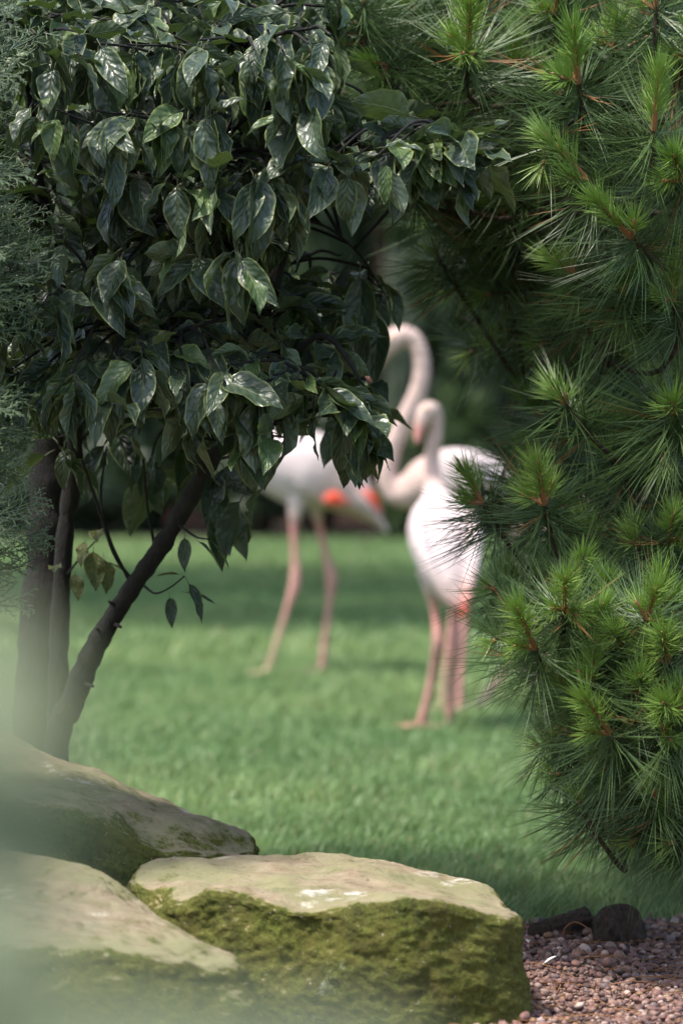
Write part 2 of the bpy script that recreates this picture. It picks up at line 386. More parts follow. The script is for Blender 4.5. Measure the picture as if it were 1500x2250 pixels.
# ------------------------------------------------------------------ rocks
def rock(name, outline, label, seed, flare=0.06, edge=0.030, amp=0.016, dents=()):
    pts = np.array([P(*q)[:] for q in outline]); c = pts.mean(0)
    NT, top, rnd, side = 300, 60, 22, 62
    ang = np.unwrap(np.arctan2(pts[:, 1] - c[1], pts[:, 0] - c[0]))
    order = np.argsort(np.mod(ang, 2 * np.pi)); pts = pts[order]
    # dense outline, polar about the centre
    sm = smoothpath(np.concatenate([pts[-2:], pts, pts[:3]]), 24)[48:-24]
    a = np.mod(np.arctan2(sm[:, 1] - c[1], sm[:, 0] - c[0]), 2 * np.pi); r = np.hypot(sm[:, 0] - c[0], sm[:, 1] - c[1])
    o = np.argsort(a); a, r, z = a[o], r[o], sm[o, 2]
    a = np.concatenate([a - 2 * np.pi, a, a + 2 * np.pi]); r = np.tile(r, 3); z = np.tile(z, 3)
    th = np.linspace(0, 2 * np.pi, NT, endpoint=False); rr = np.interp(th, a, r); zz = np.interp(th, a, z)
    k = np.ones(7) / 7; rr = np.convolve(np.concatenate([rr[-3:], rr, rr[:3]]), k, 'valid'); zz = np.convolve(np.concatenate([zz[-3:], zz, zz[:3]]), k, 'valid')
    prof = []       # (radial fraction, inset metres, drop fraction)
    rows = []
    for i in range(1, top + 1):
        f = (i / top) ** 0.8
        rows.append(('t', f))
    for i in range(1, rnd + 1): rows.append(('e', i / rnd))
    for i in range(1, side + 1): rows.append(('s', i / side))
    V = [(c[0], c[1], zz.mean())]
    for kind, f in rows:
        for j in range(NT):
            R_, zt = rr[j], zz[j]
            if kind == 't':
                rad = (R_ - edge) * f; z_ = zz.mean() * (1 - f ** 1.5) + zt * f ** 1.5; 
            elif kind == 'e':
                q = f * math.pi / 2; rad = R_ - edge + edge * math.sin(q); z_ = zt - edge * (1 - math.cos(q))
            else:
                rad = R_ + flare * math.sin(f * 1.5) ; z_ = (zt - edge) * (1 - f) - 0.03 * f
            V.append((c[0] + rad * math.cos(th[j]), c[1] + rad * math.sin(th[j]), z_))
    F = [(0, 1 + j, 1 + (j + 1) % NT) for j in range(NT)]
    for i in range(len(rows) - 1):
        b0, b1 = 1 + i * NT, 1 + (i + 1) * NT
        for j in range(NT):
            F.append((b0 + j, b1 + j, b1 + (j + 1) % NT, b0 + (j + 1) % NT))
    me = bpy.data.meshes.new(name); me.from_pydata(V, [], F); me.update()
    off = Vector((seed * 3.7, seed * 1.3, seed * 2.1)); co = []
    for v in me.vertices:
        p = Vector(v.co); n = Vector(v.normal); sidef = 1 - max(0, n.z)
        d = fbm(p * 4.5 + off, 3) * amp * 1.3 + fbm(p * 14 + off, 4) * amp * 0.42 * (0.35 + 0.65 * sidef) + fbm(p * 75 + off, 3) * amp * 0.30 * (0.25 + sidef)
        cr = abs(noise.noise(Vector((p.x * 5, p.y * 5, p.z * 9)) + off)); d -= amp * 0.25 * max(0, 0.12 - cr) / 0.12 * sidef * max(0, noise.noise(p * 3 + off))
        for (q, rad, dep) in dents:
            dd = (p - q).length / rad
            if dd < 1: d -= dep * (1 - dd * dd) ** 2
        co.append(p + n * d)
    me.vertices.foreach_set('co', np.array([x[:] for x in co]).ravel())
    me.polygons.foreach_set('use_smooth', [True] * len(F)); me.update()
    o = link(name, me, None, M_ROCK); return tag(o, label, 'rock', 'sandstone rocks edging the bed')
rock('rock', [(330, 1882, 7.45), (560, 1872, 7.55), (790, 1876, 7.55), (965, 1896, 7.5), (1085, 1952, 7.38), (1135, 1990, 7.2), (1125, 2010, 7.05), (940, 1975, 6.98), (800, 1990, 6.98), (640, 1985, 7.0), (470, 1950, 7.06), (395, 1985, 7.1), (330, 1945, 7.2), (280, 1925, 7.32)],
     'broad flat-topped sandstone rock with bare pale top and mossy front beside the gravel', 1.0, flare=0.018,
     dents=[(P(420, 2030, 7.0), 0.09, 0.05), (P(640, 2060, 6.98), 0.12, 0.03), (P(330, 1960, 7.15), 0.06, 0.03)])
rock('rock', [(-420, 1790, 7.1), (-100, 1850, 7.15), (100, 1882, 7.10), (250, 1915, 7.02), (370, 1995, 6.95), (500, 2080, 6.82), (535, 2110, 6.68), (440, 2105, 6.55), (250, 2080, 6.45), (0, 2075, 6.40), (-250, 2050, 6.35), (-450, 2000, 6.5)],
     'low rounded mossy rock in front of the other two, sloping down to the flat-topped one', 2.3, flare=0.07, edge=0.04)
rock('rock', [(-420, 1500, 8.2), (-120, 1560, 8.25), (100, 1650, 8.2), (300, 1728, 8.12), (480, 1795, 8.0), (562, 1835, 7.86), (560, 1862, 7.72), (450, 1866, 7.62), (350, 1870, 7.56), (250, 1820, 7.5), (150, 1765, 7.45), (-50, 1735, 7.4), (-300, 1680, 7.45), (-450, 1600, 7.8)],
     'sandstone boulder with long sloping top tapering to a point in front of the leaning stem', 4.1, flare=0.04, edge=0.026)

# ------------------------------------------------------------------ logs, feathers
def log(name, p0, p1, r0, r1, label, seed, dome=False):
    mb = MB(); p0, p1 = Vector(p0), Vector(p1); n = 48; rows = []
    ax = (p1 - p0); L_ = ax.length; ax.normalize(); up = ax.orthogonal().normalized(); sd_ = ax.cross(up)
    V = []; K = 40; F = []
    for i in range(K):
        f = i / (K - 1); p = p0 + ax * L_ * f; r = r0 + (r1 - r0) * f
        if dome: r *= math.sqrt(max(0.02, 1 - max(0, (f - 0.40) / 0.60) ** 2.2))
        elif i in (0, K - 1): r *= 0.86
        for k in range(n):
            a = 2 * math.pi * k / n; dv = up * math.cos(a) + sd_ * math.sin(a)
            q = p + dv * r
            q2 = Vector((dv.x * 2.4, dv.y * 2.4, dv.z * 2.4)) + ax * f * 1.3 + Vector((seed, seed, 0))
            q += dv * r * (0.30 * fbm(q2, 4) + 0.16 * fbm(q2 * 4, 3)) + ax * r * 0.25 * fbm(q2 * 3 + Vector((5, 5, 5)), 3)
            V.append(q[:])
    for i in range(K - 1):
        for k in range(n): F.append((i * n + k, i * n + (k + 1) % n, (i + 1) * n + (k + 1) % n, (i + 1) * n + k))
    F += [tuple(range(n - 1, -1, -1)), tuple((K - 1) * n + k for k in range(n))]
    mb.add(V, F); me = mb.mesh(name, [M_LOG]); o = link(name, me); return tag(o, label, 'log')
fn = MB(); rf = random.Random(9)
for i in range(170):
    x, y = rf.uniform(.22, 1.0), rf.uniform(6.8, 8.3); a = rf.uniform(0, 6.28); ln = rf.uniform(.04, .13)
    tube(fn, [(x, y, .014), (x + math.cos(a) * ln * .5, y + math.sin(a) * ln * .5, .019), (x + math.cos(a + .1) * ln, y + math.sin(a + .1) * ln, .013)], .0011, 3)
tag(link('fallen_needles', fn.mesh('fallen_needles', [M_NDEAD])), 'dry brown pine needles strewn over the gravel', 'needles', kind='stuff')
M_LOG = bark('dark rotten log', (0.010, 0.007, 0.005), (0.11, 0.068, 0.045), 120)
b = P(1165, 2072, 8.1); e = P(1305, 2035, 8.16)
log('log', (b.x, 8.12, 0.018), (e.x - 0.012, 8.17, 0.034), 0.015, 0.029, 'long low dark log lying on the gravel beside the stump', 3)
b = P(1358, 2080, 8.08)
log('stump', (b.x + 0.004, 8.06, -0.02), (b.x - 0.002, 8.08, 0.084), 0.056, 0.046, 'dark rotting domed stump standing on the gravel at the lawn edge', 8, True)
mb = MB(); c = P(1262, 2040, 8.06)
tube(mb, smoothpath([P(1238, 2062, 8.06), P(1240, 2040, 8.05), P(1262, 2026, 8.05), P(1290, 2040, 8.04), P(1300, 2060, 8.04), P(1285, 2085, 8.03)], 6), 0.0016, 5)
tag(link('dry_twig', mb.mesh('dry_twig', [M_CANDLE])), 'thin bent dry twig leaning over the dark log', 'twig')

def feather(px, py, d, z, ln, ang, label, roll=0.0):
    mb = MB(); nu, nv = 9, 4; V = []; F = []; 
    for i in range(nu):
        f = i / (nu - 1); w = 0.24 * ln * math.sin(math.pi * min(1, f * 0.93 + 0.05)) ** 0.7
        for k in range(nv + 1):
            q = k / nv * 2 - 1; V.append((q * w, ln * f, 0.10 * ln * math.sin(f * 2.6) + 0.05 * ln * abs(q)))
    for i in range(nu - 1):
        for k in range(nv): a = i * (nv + 1) + k; F.append((a, a + 1, a + nv + 2, a + nv + 1))
    mb.add(V, F); vane = mb.mesh('vane', [M_FEATHER])
    p = P(px, py, d); r = empty('feather', (p.x, d, z)); 
    o = bpy.data.objects.new('vane', vane); COL.objects.link(o); o.parent = r
    mb = MB(); tube(mb, [(0, -0.25 * ln, 0.0), (0, 0.4 * ln, 0.09 * ln), (0, ln * 0.95, 0.06 * ln)], [0.0012, 0.0009, 0.0004], 5)
    o = bpy.data.objects.new('quill', mb.mesh('quill', [M_FEATHER])); COL.objects.link(o); o.parent = r
    r.rotation_euler = (roll, 0, ang); return tag(r, label, 'feather')
feather(1196, 2142, 7.70, 0.016, 0.028, R(-75), 'white down feather lying on open gravel to the right of the big rock', R(25))
feather(1160, 2088, 8.0, 0.014, 0.022, R(10), 'small white feather at the near end of the low log', R(35))

# ------------------------------------------------------------------ leafy shrub tree on the left
def leaf_mesh(name, mat, seed, ln=1.0, width=0.235, arc=0.9, fold=0.35, wav=0.05, tipx=0.0, nu=13, nv=8):
    r = np.random.default_rng(seed); V, U, F = [], [], []
    ph = r.uniform(0, 6.28, 6); y = z = 0.0; a = 0.15; ds = 1.0 / (nu - 1)
    for i in range(nu):
        f = i / (nu - 1)
        w = width * (math.sin(math.pi * f ** 0.78) ** 0.85) * (1 - 0.25 * f) * 1.08 if 0 < f < 1 else 0.004
        if f > 0.8: w *= 1 - 0.45 * (f - 0.8) / 0.2
        if i: a -= arc * ds * (0.5 + 1.0 * f); y += math.cos(a) * ds; z += math.sin(a) * ds
        cx = tipx * f * f + 0.02 * math.sin(f * 5 + ph[3])
        for k in range(nv + 1):
            q = k / nv * 2 - 1; aq = abs(q)
            hgt = fold * w * (aq ** 1.5) * (1 - 0.3 * f) + wav * (aq ** 1.6) * (math.sin(f * 11 + ph[0 if q < 0 else 1]) + 0.6 * math.sin(f * 19 + ph[2])) * (w / width)
            hgt += 0.012 * math.sin(f * 23 + aq * 5 + ph[4]) * aq
            nz_, ny_ = math.cos(a), -math.sin(a)
            V.append((cx + q * w, y + ny_ * hgt, z + nz_ * hgt)); U.append((q, f))
    for i in range(nu - 1):
        for k in range(nv): b0 = i * (nv + 1) + k; F.append((b0, b0 + 1, b0 + nv + 2, b0 + nv + 1))
    mb = MB(); V = np.array(V) * ln; mb.add(V, F, 0, U)
    s = MB(); tube(s, [(0, -0.20 * ln, -0.03 * ln), (0, -0.1 * ln, 0.0), (0, 0.02 * ln, 0.002)], 0.009 * ln, 5)
    mb.add(np.concatenate(s.v), s.f, 1)
    return mb, [mat, M_TWIG]
LEAF = []
for i in range(14):
    young = i in (5, 9, 12)
    LEAF.append(leaf_mesh('leaf', M_LEAFY if young else M_LEAF, 100 + i, 0.122 * (0.8 if young else 1.0), width=random.uniform(0.17, 0.275), arc=random.uniform(0.25, 1.25),
                          fold=random.uniform(0.15, 0.6), wav=random.uniform(0.02, 0.055), tipx=random.uniform(-0.08, 0.08)))
LEAF_ME = [mb.mesh('leaf', mats, uv=True) for mb, mats in LEAF]

def leaf_matrix(base, phi, pitch, roll, scale):
    d = Vector((math.cos(phi) * math.cos(pitch), math.sin(phi) * math.cos(pitch), math.sin(pitch)))
    n = Vector((0, 0, 1)) + Vector((math.cos(phi), math.sin(phi), 0)) * 0.4; n = (n - d * n.dot(d)).normalized()
    x = d.cross(n); q = Matrix((x, d, n)).transposed().to_4x4()
    return Matrix.Translation(base) @ q @ Matrix.Rotation(roll, 4, 'Y') @ Matrix.Diagonal((scale, scale, scale, 1)) @ Matrix.Translation((0, 0.024, 0))

def inside(p, poly):
    c = False; x, y = p
    for i in range(len(poly)):
        x1, y1 = poly[i]; x2, y2 = poly[i - 1]
        if (y1 > y) != (y2 > y) and x < (x2 - x1) * (y - y1) / (y2 - y1) + x1: c = not c
    return c
def scatter(poly, spacing, tries, rnd):
    xs_ = [p[0] for p in poly]; ys_ = [p[1] for p in poly]; out = []
    for _ in range(tries):
        p = (rnd.uniform(min(xs_), max(xs_)), rnd.uniform(min(ys_), max(ys_)))
        if inside(p, poly) and all((p[0] - q[0]) ** 2 + (p[1] - q[1]) ** 2 > spacing ** 2 for q in out): out.append(p)
    return out

TREE = empty('broadleaf_tree', (P(90, 1640, 8.4).x, 8.4, 0))
tag(TREE, 'multi-stemmed tree with drooping dark glossy leaves behind the boulder', 'tree')
def limb(name, pts, parent, mat=M_BARK, n=12, k=5, knob=0.0):
    """pts: rows (px, py, d, radius)"""
    rows = smoothpath([(*P(q[0], q[1], q[2]), q[3]) for q in pts], k)
    if knob:
        for i in range(1, len(rows) - 1): rows[i, 3] *= 1 + knob * (noise.noise(Vector(rows[i, :3]) * 22) + 0.5 * noise.noise(Vector(rows[i, :3]) * 60))
    mb = MB(); tube(mb, [r_[:3] for r_ in rows], [r_[3] for r_ in rows], n)
    link(name, mb.mesh(name, [mat]), parent); return rows
skel = []
g = lambda px, py, d: (px, py, d)
def ground_py(d): return HOR + CAM_H * FPX / d
skel += list(limb('trunk', [(60, ground_py(8.4) + 20, 8.4, 0.062), (72, 1650, 8.4, 0.052), (95, 1300, 8.42, 0.045), (112, 1000, 8.4, 0.040), (150, 700, 8.3, 0.034), (230, 350, 8.2, 0.026), (300, 50, 8.1, 0.018), (330, -200, 8.0, 0.01)], TREE, knob=0.22, k=14, n=20))
skel += list(limb('stem', [(128, ground_py(8.35) + 20, 8.35, 0.026), (128, 1500, 8.33, 0.022), (143, 1180, 8.3, 0.020), (165, 1000, 8.25, 0.018), (150, 700, 8.0, 0.014), (90, 420, 7.9, 0.011), (60, 150, 7.8, 0.008), (60, -80, 7.8, 0.005)], TREE, knob=0.22, k=14, n=16))
skel += list(limb('stem', [(90, ground_py(8.3) + 20, 8.3, 0.040), (122, 1650, 8.3, 0.029), (160, 1540, 8.28, 0.027), (208, 1425, 8.25, 0.023), (285, 1300, 8.2, 0.019), (358, 1195, 8.15, 0.0175), (425, 1080, 8.1, 0.018), (520, 900, 8.0, 0.015), (580, 700, 7.95, 0.014), (650, 480, 7.9, 0.011), (760, 320, 7.85, 0.008), (900, 270, 7.7, 0.005), (990, 290, 7.65, 0.003)], TREE, knob=0.32, k=14, n=18))
skel += list(limb('branch', [(440, 1060, 8.1, 0.012), (420, 900, 7.9, 0.010), (340, 760, 7.75, 0.008), (230, 680, 7.65, 0.005)], TREE))
skel += list(limb('branch', [(520, 900, 8.0, 0.011), (640, 780, 7.8, 0.008), (720, 740, 7.7, 0.006), (800, 850, 7.65, 0.003)], TREE))
skel += list(limb('branch', [(230, 350, 8.2, 0.014), (330, 280, 7.9, 0.010), (430, 200, 7.75, 0.007), (570, 90, 7.65, 0.005), (700, 60, 7.65, 0.003)], TREE))
skel += list(limb('branch', [(150, 700, 8.3, 0.014), (260, 560, 7.95, 0.010), (380, 450, 7.75, 0.007), (480, 330, 7.7, 0.005)], TREE))
skel += list(limb('branch', [(535, 280, 7.8, 0.005), (560, 190, 7.8, 0.006), (580, 120, 7.8, 0.005), (600, 20, 7.8, 0.003)], TREE))
limb('branch', [(290, 1275, 8.2, 0.005), (250, 1215, 8.18, 0.004), (215, 1110, 8.15, 0.0035), (180, 1010, 8.1, 0.003)], TREE, n=6)
limb('branch', [(285, 1278, 8.2, 0.004), (240, 1180, 8.2, 0.003), (222, 1090, 8.2, 0.003), (235, 980, 8.2, 0.002)], TREE, n=6)
limb('branch', [(345, 1225, 8.16, 0.004), (325, 1120, 8.15, 0.003), (315, 1010, 8.1, 0.003)], TREE, n=6)
limb('branch', [(318, 1288, 8.15, 0.003), (342, 1304, 8.1, 0.0022), (375, 1290, 8.05, 0.0018), (405, 1266, 8.03, 0.0016)], TREE, n=6)
limb('branch', [(150, 1260, 8.28, 0.003), (185, 1215, 8.2, 0.002), (215, 1185, 8.15, 0.0016)], TREE, n=6)
skel += list(limb('branch', [(230, 350, 8.2, 0.012), (420, 440, 8.4, 0.009), (560, 500, 8.45, 0.006), (680, 560, 8.4, 0.003)], TREE, n=8))
skel += list(limb('branch', [(112, 1000, 8.4, 0.013), (260, 900, 8.5, 0.010), (420, 930, 8.45, 0.007), (560, 1030, 8.4, 0.003)], TREE, n=8))
skel += list(limb('branch', [(520, 900, 8.0, 0.010), (600, 800, 7.8, 0.007), (680, 830, 7.7, 0.005), (770, 900, 7.65, 0.003)], TREE, n=8))
skel += list(limb('branch', [(340, 760, 7.75, 0.006), (420, 720, 7.7, 0.005), (540, 690, 7.7, 0.003)], TREE, n=8))
skel += limb('branch', [(650, 480, 7.9, 0.004), (720, 500, 8.0, 0.003), (790, 560, 8.1, 0.0025), (835, 630, 8.2, 0.002), (850, 655, 8.2, 0.0015)], TREE, n=6).tolist()
limb('branch', [(395, 1155, 8.1, 0.003), (430, 1180, 8.05, 0.002), (460, 1185, 8.0, 0.0016)], TREE, n=6)
for (a_, b_) in [((228, 1395, 8.24), (212, 1380, 8.2)), ((262, 1335, 8.22), (240, 1322, 8.18)), ((250, 1370, 8.22), (266, 1378, 8.18)), ((180, 1500, 8.27), (205, 1508, 8.2))]:
    limb('twig_stub', [(*a_, 0.006), (*b_, 0.003)], TREE, n=7)
SK = np.array([r_[:3] for r_ in skel])

MAIN = [(-90, -70), (735, -70), (735, 110), (705, 220), (690, 330), (610, 400), (600, 500), (660, 610), (740, 720), (800, 850), (800, 900), (720, 850), (590, 860), (500, 890), (400, 850), (240, 830), (100, 850), (-90, 830)]
ARM = [(600, 235), (760, 250), (900, 245), (1000, 290), (1010, 330), (880, 330), (760, 345), (640, 340)]
whorls = []
rl = random.Random(3)
TIERS = [[(-60, -60), (735, -60), (728, 80), (620, 110), (400, 100), (150, 110), (-60, 80)],
         [(60, 140), (500, 115), (722, 140), (705, 215), (500, 235), (200, 260), (60, 230)],
         [(180, 330), (450, 265), (610, 235), (900, 243), (1010, 300), (980, 325), (850, 340), (700, 370), (500, 395), (250, 400)],
         [(140, 490), (330, 420), (560, 440), (600, 520), (480, 555), (300, 550), (150, 580)],
         [(20, 770), (150, 680), (300, 620), (500, 630), (640, 605), (715, 690), (780, 790), (815, 905), (740, 870), (600, 845), (450, 820), (250, 790), (100, 840), (0, 850)],
         [(-60, 250), (110, 290), (140, 450), (120, 650), (-60, 700)]]
for ti, T in enumerate(TIERS):
    for p in scatter(T, (48, 48, 38, 48, 44, 52)[ti], 6000, rl):
        ys_ = [y_ for y_ in range(-70, 960, 6) if inside((p[0], y_), T)] or [p[1]]
        fr = (p[1] - ys_[0]) / max(40, ys_[-1] - ys_[0])
        whorls.append((p[0], p[1], 8.05 - 0.55 * fr + rl.uniform(-.06, .06), 7, 1 + fr))
for p in scatter(MAIN, 82, 3000, rl): whorls.append((p[0], p[1], rl.uniform(8.25, 8.6), 8, 0))
for p in scatter(MAIN, 95, 3000, rl): whorls.append((p[0], p[1] + 40, rl.uniform(8.6, 9.2), 7, 0))
for p in scatter([(150, 560), (560, 540), (640, 600), (300, 640), (100, 700)], 55, 2000, rl): whorls.append((p[0], p[1], rl.uniform(8.05, 8.3), 6, 1.5))
for p in scatter([(560, 380), (700, 360), (690, 450), (620, 540), (540, 500)], 50, 1000, rl): whorls.append((p[0], p[1], rl.uniform(7.9, 8.2), 6, 1.6))
whorls += [(800, 640, 8.2, 4, 1), (835, 660, 8.25, 4, 1), (865, 640, 8.4, 4, 0), (790, 690, 8.1, 3, 1), (740, 560, 8.4, 3, 0), (600, 930, 7.55, 5, 1), (500, 940, 7.7, 4, 1), (380, 900, 7.7, 4, 1), (700, 900, 7.6, 5, 1), (790, 580, 8.3, 4, 1), (850, 620, 8.45, 5, 1), (830, 690, 8.5, 4, 1), (730, 600, 8.3, 4, 0), (690, 480, 8.1, 4, 1), (715, 520, 8.3, 3, 0),
           (480, 1010, 8.3, 6, 0), (545, 1060, 8.4, 5, 0), (130, 960, 8.2, 5, 0), (330, 1010, 8.5, 6, 0), (420, 960, 8.4, 6, 0), (480, 1080, 8.4, 4, 0), (250, 930, 8.3, 6, 0), (60, 950, 8.5, 5, 0), (590, 1050, 8.3, 3, 0), (620, 960, 8.1, 5, 0), (770, 945, 7.7, 5, 2), (815, 920, 7.65, 5, 2), (570, 950, 7.6, 4, 1), (220, 860, 7.5, 5, 1), (930, 265, 7.6, 6, 1), (985, 295, 7.6, 6, 1), (1020, 310, 7.65, 6, 1.6), (1035, 330, 7.65, 6, 1.8), (950, 300, 7.6, 6, 1.7), (880, 310, 7.6, 6, 1.8), (860, 300, 7.6, 5, 1), (740, 890, 7.6, 6, 2), (785, 915, 7.65, 6, 2), (800, 890, 7.6, 5, 2), (755, 930, 7.7, 5, 2), (580, 900, 7.6, 5, 2), (540, 920, 7.7, 5, 2), (240, 820, 7.55, 4, 2), (430, 870, 7.6, 5, 2)]
CLEAR = [[(862, 850), (872, 705), (960, 690), (1020, 880), (1020, 1150), (915, 1040), (897, 990), (885, 930)],
         [(620, 1010), (650, 975), (690, 970), (715, 1000), (745, 1105), (850, 1105), (870, 1190), (610, 1190), (560, 1110), (595, 1095), (625, 1070)],
         [(640, 520), (715, 505), (770, 560), (745, 630), (690, 625)], [(815, 495), (880, 500), (1000, 520), (950, 690), (905, 690), (860, 600), (825, 560)]]
def project(p):
    q = Vector(p) - Vector((0, 0, CAM_H)); c_, s_ = math.cos(PITCH), math.sin(PITCH)
    z_ = q.y * c_ - q.z * s_; y_ = q.y * s_ + q.z * c_
    return (CX + FPX * q.x / z_, CY - FPX * y_ / z_)
cands = []; tw = MB()
for (px, py, d, n, front) in whorls:
    c = P(px, py, d)
    i = int(np.argmin(((SK - np.array(c)) ** 2).sum(1) + 0.3 * np.maximum(0, SK[:, 2] - c.z))); s = Vector(SK[i]); v = c - s
    before = len(cands)
    def twig():
        if v.length <= 0.02 or (v.length > 0.30 and front == 0): return
        m1 = s + v * 0.5 + Vector((0, 0, 0.10 * v.length)) + Vector((rl.gauss(0, 1), rl.gauss(0, 1), rl.gauss(0, 1))) * 0.04 * v.length
        tube(tw, smoothpath([s, m1, c, c + v.normalized() * 0.012], 5), np.linspace(0.0042, 0.0016, 16), 6)
    a0 = rl.uniform(0, 6.28)
    for k in range(n):
        phi = -math.pi / 2 + rl.triangular(-2.7, 2.7, 0) if rl.random() < 0.7 else a0 + k * 2.4
        pitch = -R(rl.triangular(5, 88, 58) if front == 0 else min(88, max(-8, 16 + 50 * (front - 1) + rl.gauss(0, 25)))); sc = rl.uniform(0.72, 1.22)
        if rl.random() < 0.10: pitch = R(rl.uniform(-5, 30)); sc *= 0.7
        off = Vector((rl.uniform(-.012, .012), rl.uniform(-.012, .012), rl.uniform(-.03, .012)))
        if front == 0 and rl.random() < 0.10: continue
        M = leaf_matrix(c + off, phi, pitch, R(rl.gauss(0, 34)), sc)
        vi = rl.randrange(14)
        prj = [project(M @ Vector((x_, y_, z_))) for x_, y_, z_ in ((0, .05, 0), (0, .10, -.03), (0, .13, -.06), (.025, .07, -.01), (-.025, .07, -.01))]
        if any(inside(q_, z_) for q_ in prj for z_ in CLEAR): continue
        cands.append((d - (0.3 if front else 0) + (0.3 if px < -40 or py < -60 else 0), vi, M))
    if len(cands) - before > 1: twig()
# single leaves seen low down
for (px, py, d, phi, pt, sc) in [(372, 1300, 8.05, -1.2, -75, .55), (398, 1298, 8.05, 0.2, -22, .55), (408, 1266, 8.03, -0.3, -70, .72), (402, 1262, 8.03, 3.0, -5, .4), (405, 1168, 8.1, -1.4, -80, .6), (430, 1182, 8.0, 0.3, -50, .55), (465, 1186, 8.0, 0.2, -60, .5), (285, 1262, 8.2, 2.6, 20, .5),
        (790, 575, 8.1, -1.5, -86, 1.45), (826, 665, 8.2, -1.5, -87, 1.25), (808, 650, 8.25, -1.9, -84, 1.3), (850, 610, 8.3, -0.8, -72, .85), (790, 690, 8.2, -1.6, -86, 1.1), (770, 560, 8.2, -2.2, -70, 1.0), (815, 600, 8.3, -0.8, -65, .9), (770, 640, 8.25, -1.9, -80, 1.2)]:
    cands.append((0, 1, leaf_matrix(P(px, py, d), phi, R(pt), 0.3, sc)))
cands.sort(key=lambda q: q[0])
link('twig_network', tw.mesh('twig_network', [M_BARK]), TREE)['kind'] = 'stuff'
for _, vi, M in cands[:292]:
    o = bpy.data.objects.new('leaf', LEAF_ME[vi]); COL.objects.link(o); o.parent = TREE
    o.matrix_parent_inverse = Matrix.Translation(-TREE.location); o.matrix_basis = M
for (px, py, phi, pt, sc) in [(205, 1195, -1.3, -75, .72), (228, 1215, -1.0, -80, .62), (190, 1180, -1.9, -60, .5), (212, 1160, -1.5, -20, .5), (165, 1250, -1.2, -70, .5), (125, 1240, -1.6, -10, .45)]:
    if 'SICK' not in globals(): mb_, mt_ = leaf_mesh('leaf', M_SICK, 55, 0.12, 0.27, 0.5, 0.2, 0.07); SICK = mb_.mesh('leaf', mt_, uv=True)
    o = bpy.data.objects.new('leaf', SICK); COL.objects.link(o); o.parent = TREE; o['label'] = 'mottled yellow green leaf on a thin twig'
    o.matrix_parent_inverse = Matrix.Translation(-TREE.location); o.matrix_basis = leaf_matrix(P(px, py, 8.15), phi, R(pt), 0.2, sc)
fm = MB()
for _, vi, M in cands[292:]:
    mb_, _m = LEAF[vi]; A = np.array(M); V = np.concatenate(mb_.v); U = np.concatenate(mb_.uv)
    young = vi in (5, 9, 12)
    mi = [(2 if young else 0) if x == 0 else 1 for x in mb_.m]; b0 = fm.n
    fm.add(V @ A[:3, :3].T + A[:3, 3], mb_.f, 0, U); fm.m[-len(mi):] = mi
o = link('foliage', fm.mesh('foliage', [M_LEAF, M_TWIG, M_LEAFY], uv=True), TREE); o['kind'] = 'stuff'
print('leaves', len(cands))

# ------------------------------------------------------------------ pine on the right
def needle(mb, base, d, ln, r, bend, mat):
    d = d.normalized(); s = d.orthogonal().normalized(); u = d.cross(s); p = [base, base + d * ln * 0.5 + bend * 0.3, base + d * ln + bend]
    V = []
    for i, (q, rr) in enumerate(zip(p[:2], (r * 0.8, r))):
        for k in range(3):
            a = 2.094 * k; V.append((q + (s * math.cos(a) + u * math.sin(a)) * rr)[:])
    V.append(p[2][:]); F = [(k, (k + 1) % 3, 3 + (k + 1) % 3, 3 + k) for k in range(3)] + [(3 + k, 3 + (k + 1) % 3, 6) for k in range(3)]
    mb.add(V, F, mat)
def sph(th, ph): return Vector((math.sin(th) * math.cos(ph), math.sin(th) * math.sin(ph), math.cos(th)))
def make_tuft(seed, n_old=92, n_new=120, candle=0.095, buds=2):
    r = random.Random(seed); old = MB(); new = MB()
    for i in range(n_old):                                  # fascicles of two or three long needles
        z0 = -0.085 * r.random() ** 1.2; th = R(r.triangular(38, 138, 88)); ph = r.uniform(0, 6.283); ln = r.uniform(0.13, 0.205)
        dead = r.random() < 0.025
        for k in range(r.choice((2, 2, 3))):
            d = sph(th + r.gauss(0, 0.05), ph + r.gauss(0, 0.06))
            needle(old, Vector((0, 0, z0)) + d * 0.004, d, ln * r.uniform(0.92, 1.05), 0.00098, Vector((r.gauss(0, .008), r.gauss(0, .008), r.uniform(0.0, 0.03))), 1 if dead else 0)
    tube(old, [(0, 0, -0.10), (0, 0, 0.004)], [0.005, 0.0055], 7, 2)
    def cand(base, ax, ln, n, nl):
        q = ax.to_track_quat('Z', 'Y')
        pts = [base + ax * ln * f for f in (0, .3, .7, 1.0)]; tube(new, pts, [0.0055, 0.0058, 0.0048, 0.003], 7, 1)
        for i in range(n):
            f = r.uniform(0.18, 1.0) ** 0.8; th = R(r.uniform(6, 50) if f > 0.7 else r.uniform(26, 58)); ph = r.uniform(0, 6.283)
            d = q @ sph(th, ph); needle(new, base + ax * ln * f, d, nl * r.uniform(0.75, 1.1) * (0.75 + 0.25 * f), 0.00105, Vector((0, 0, 0.003)), 0)
        tube(new, [base + ax * ln, base + ax * (ln + 0.008), base + ax * (ln + 0.014)], [0.0045, 0.004, 0.001], 7, 2)
    cand(Vector((0, 0, 0)), Vector((r.gauss(0, .08), r.gauss(0, .08), 1)).normalized(), candle, int(n_new * 1.25), 0.074)
    for k in range(buds):
        ph = r.uniform(0, 6.28); cand(Vector((0, 0, 0.0)), sph(R(r.uniform(35, 60)), ph), candle * r.uniform(0.35, 0.6), n_new // 2, 0.062)
    return old.mesh('needle_tuft', [M_NOLD, M_NDEAD, M_PBARK], smooth=False), new.mesh('candle', [M_NNEW, M_CANDLE, M_BUD], smooth=False)
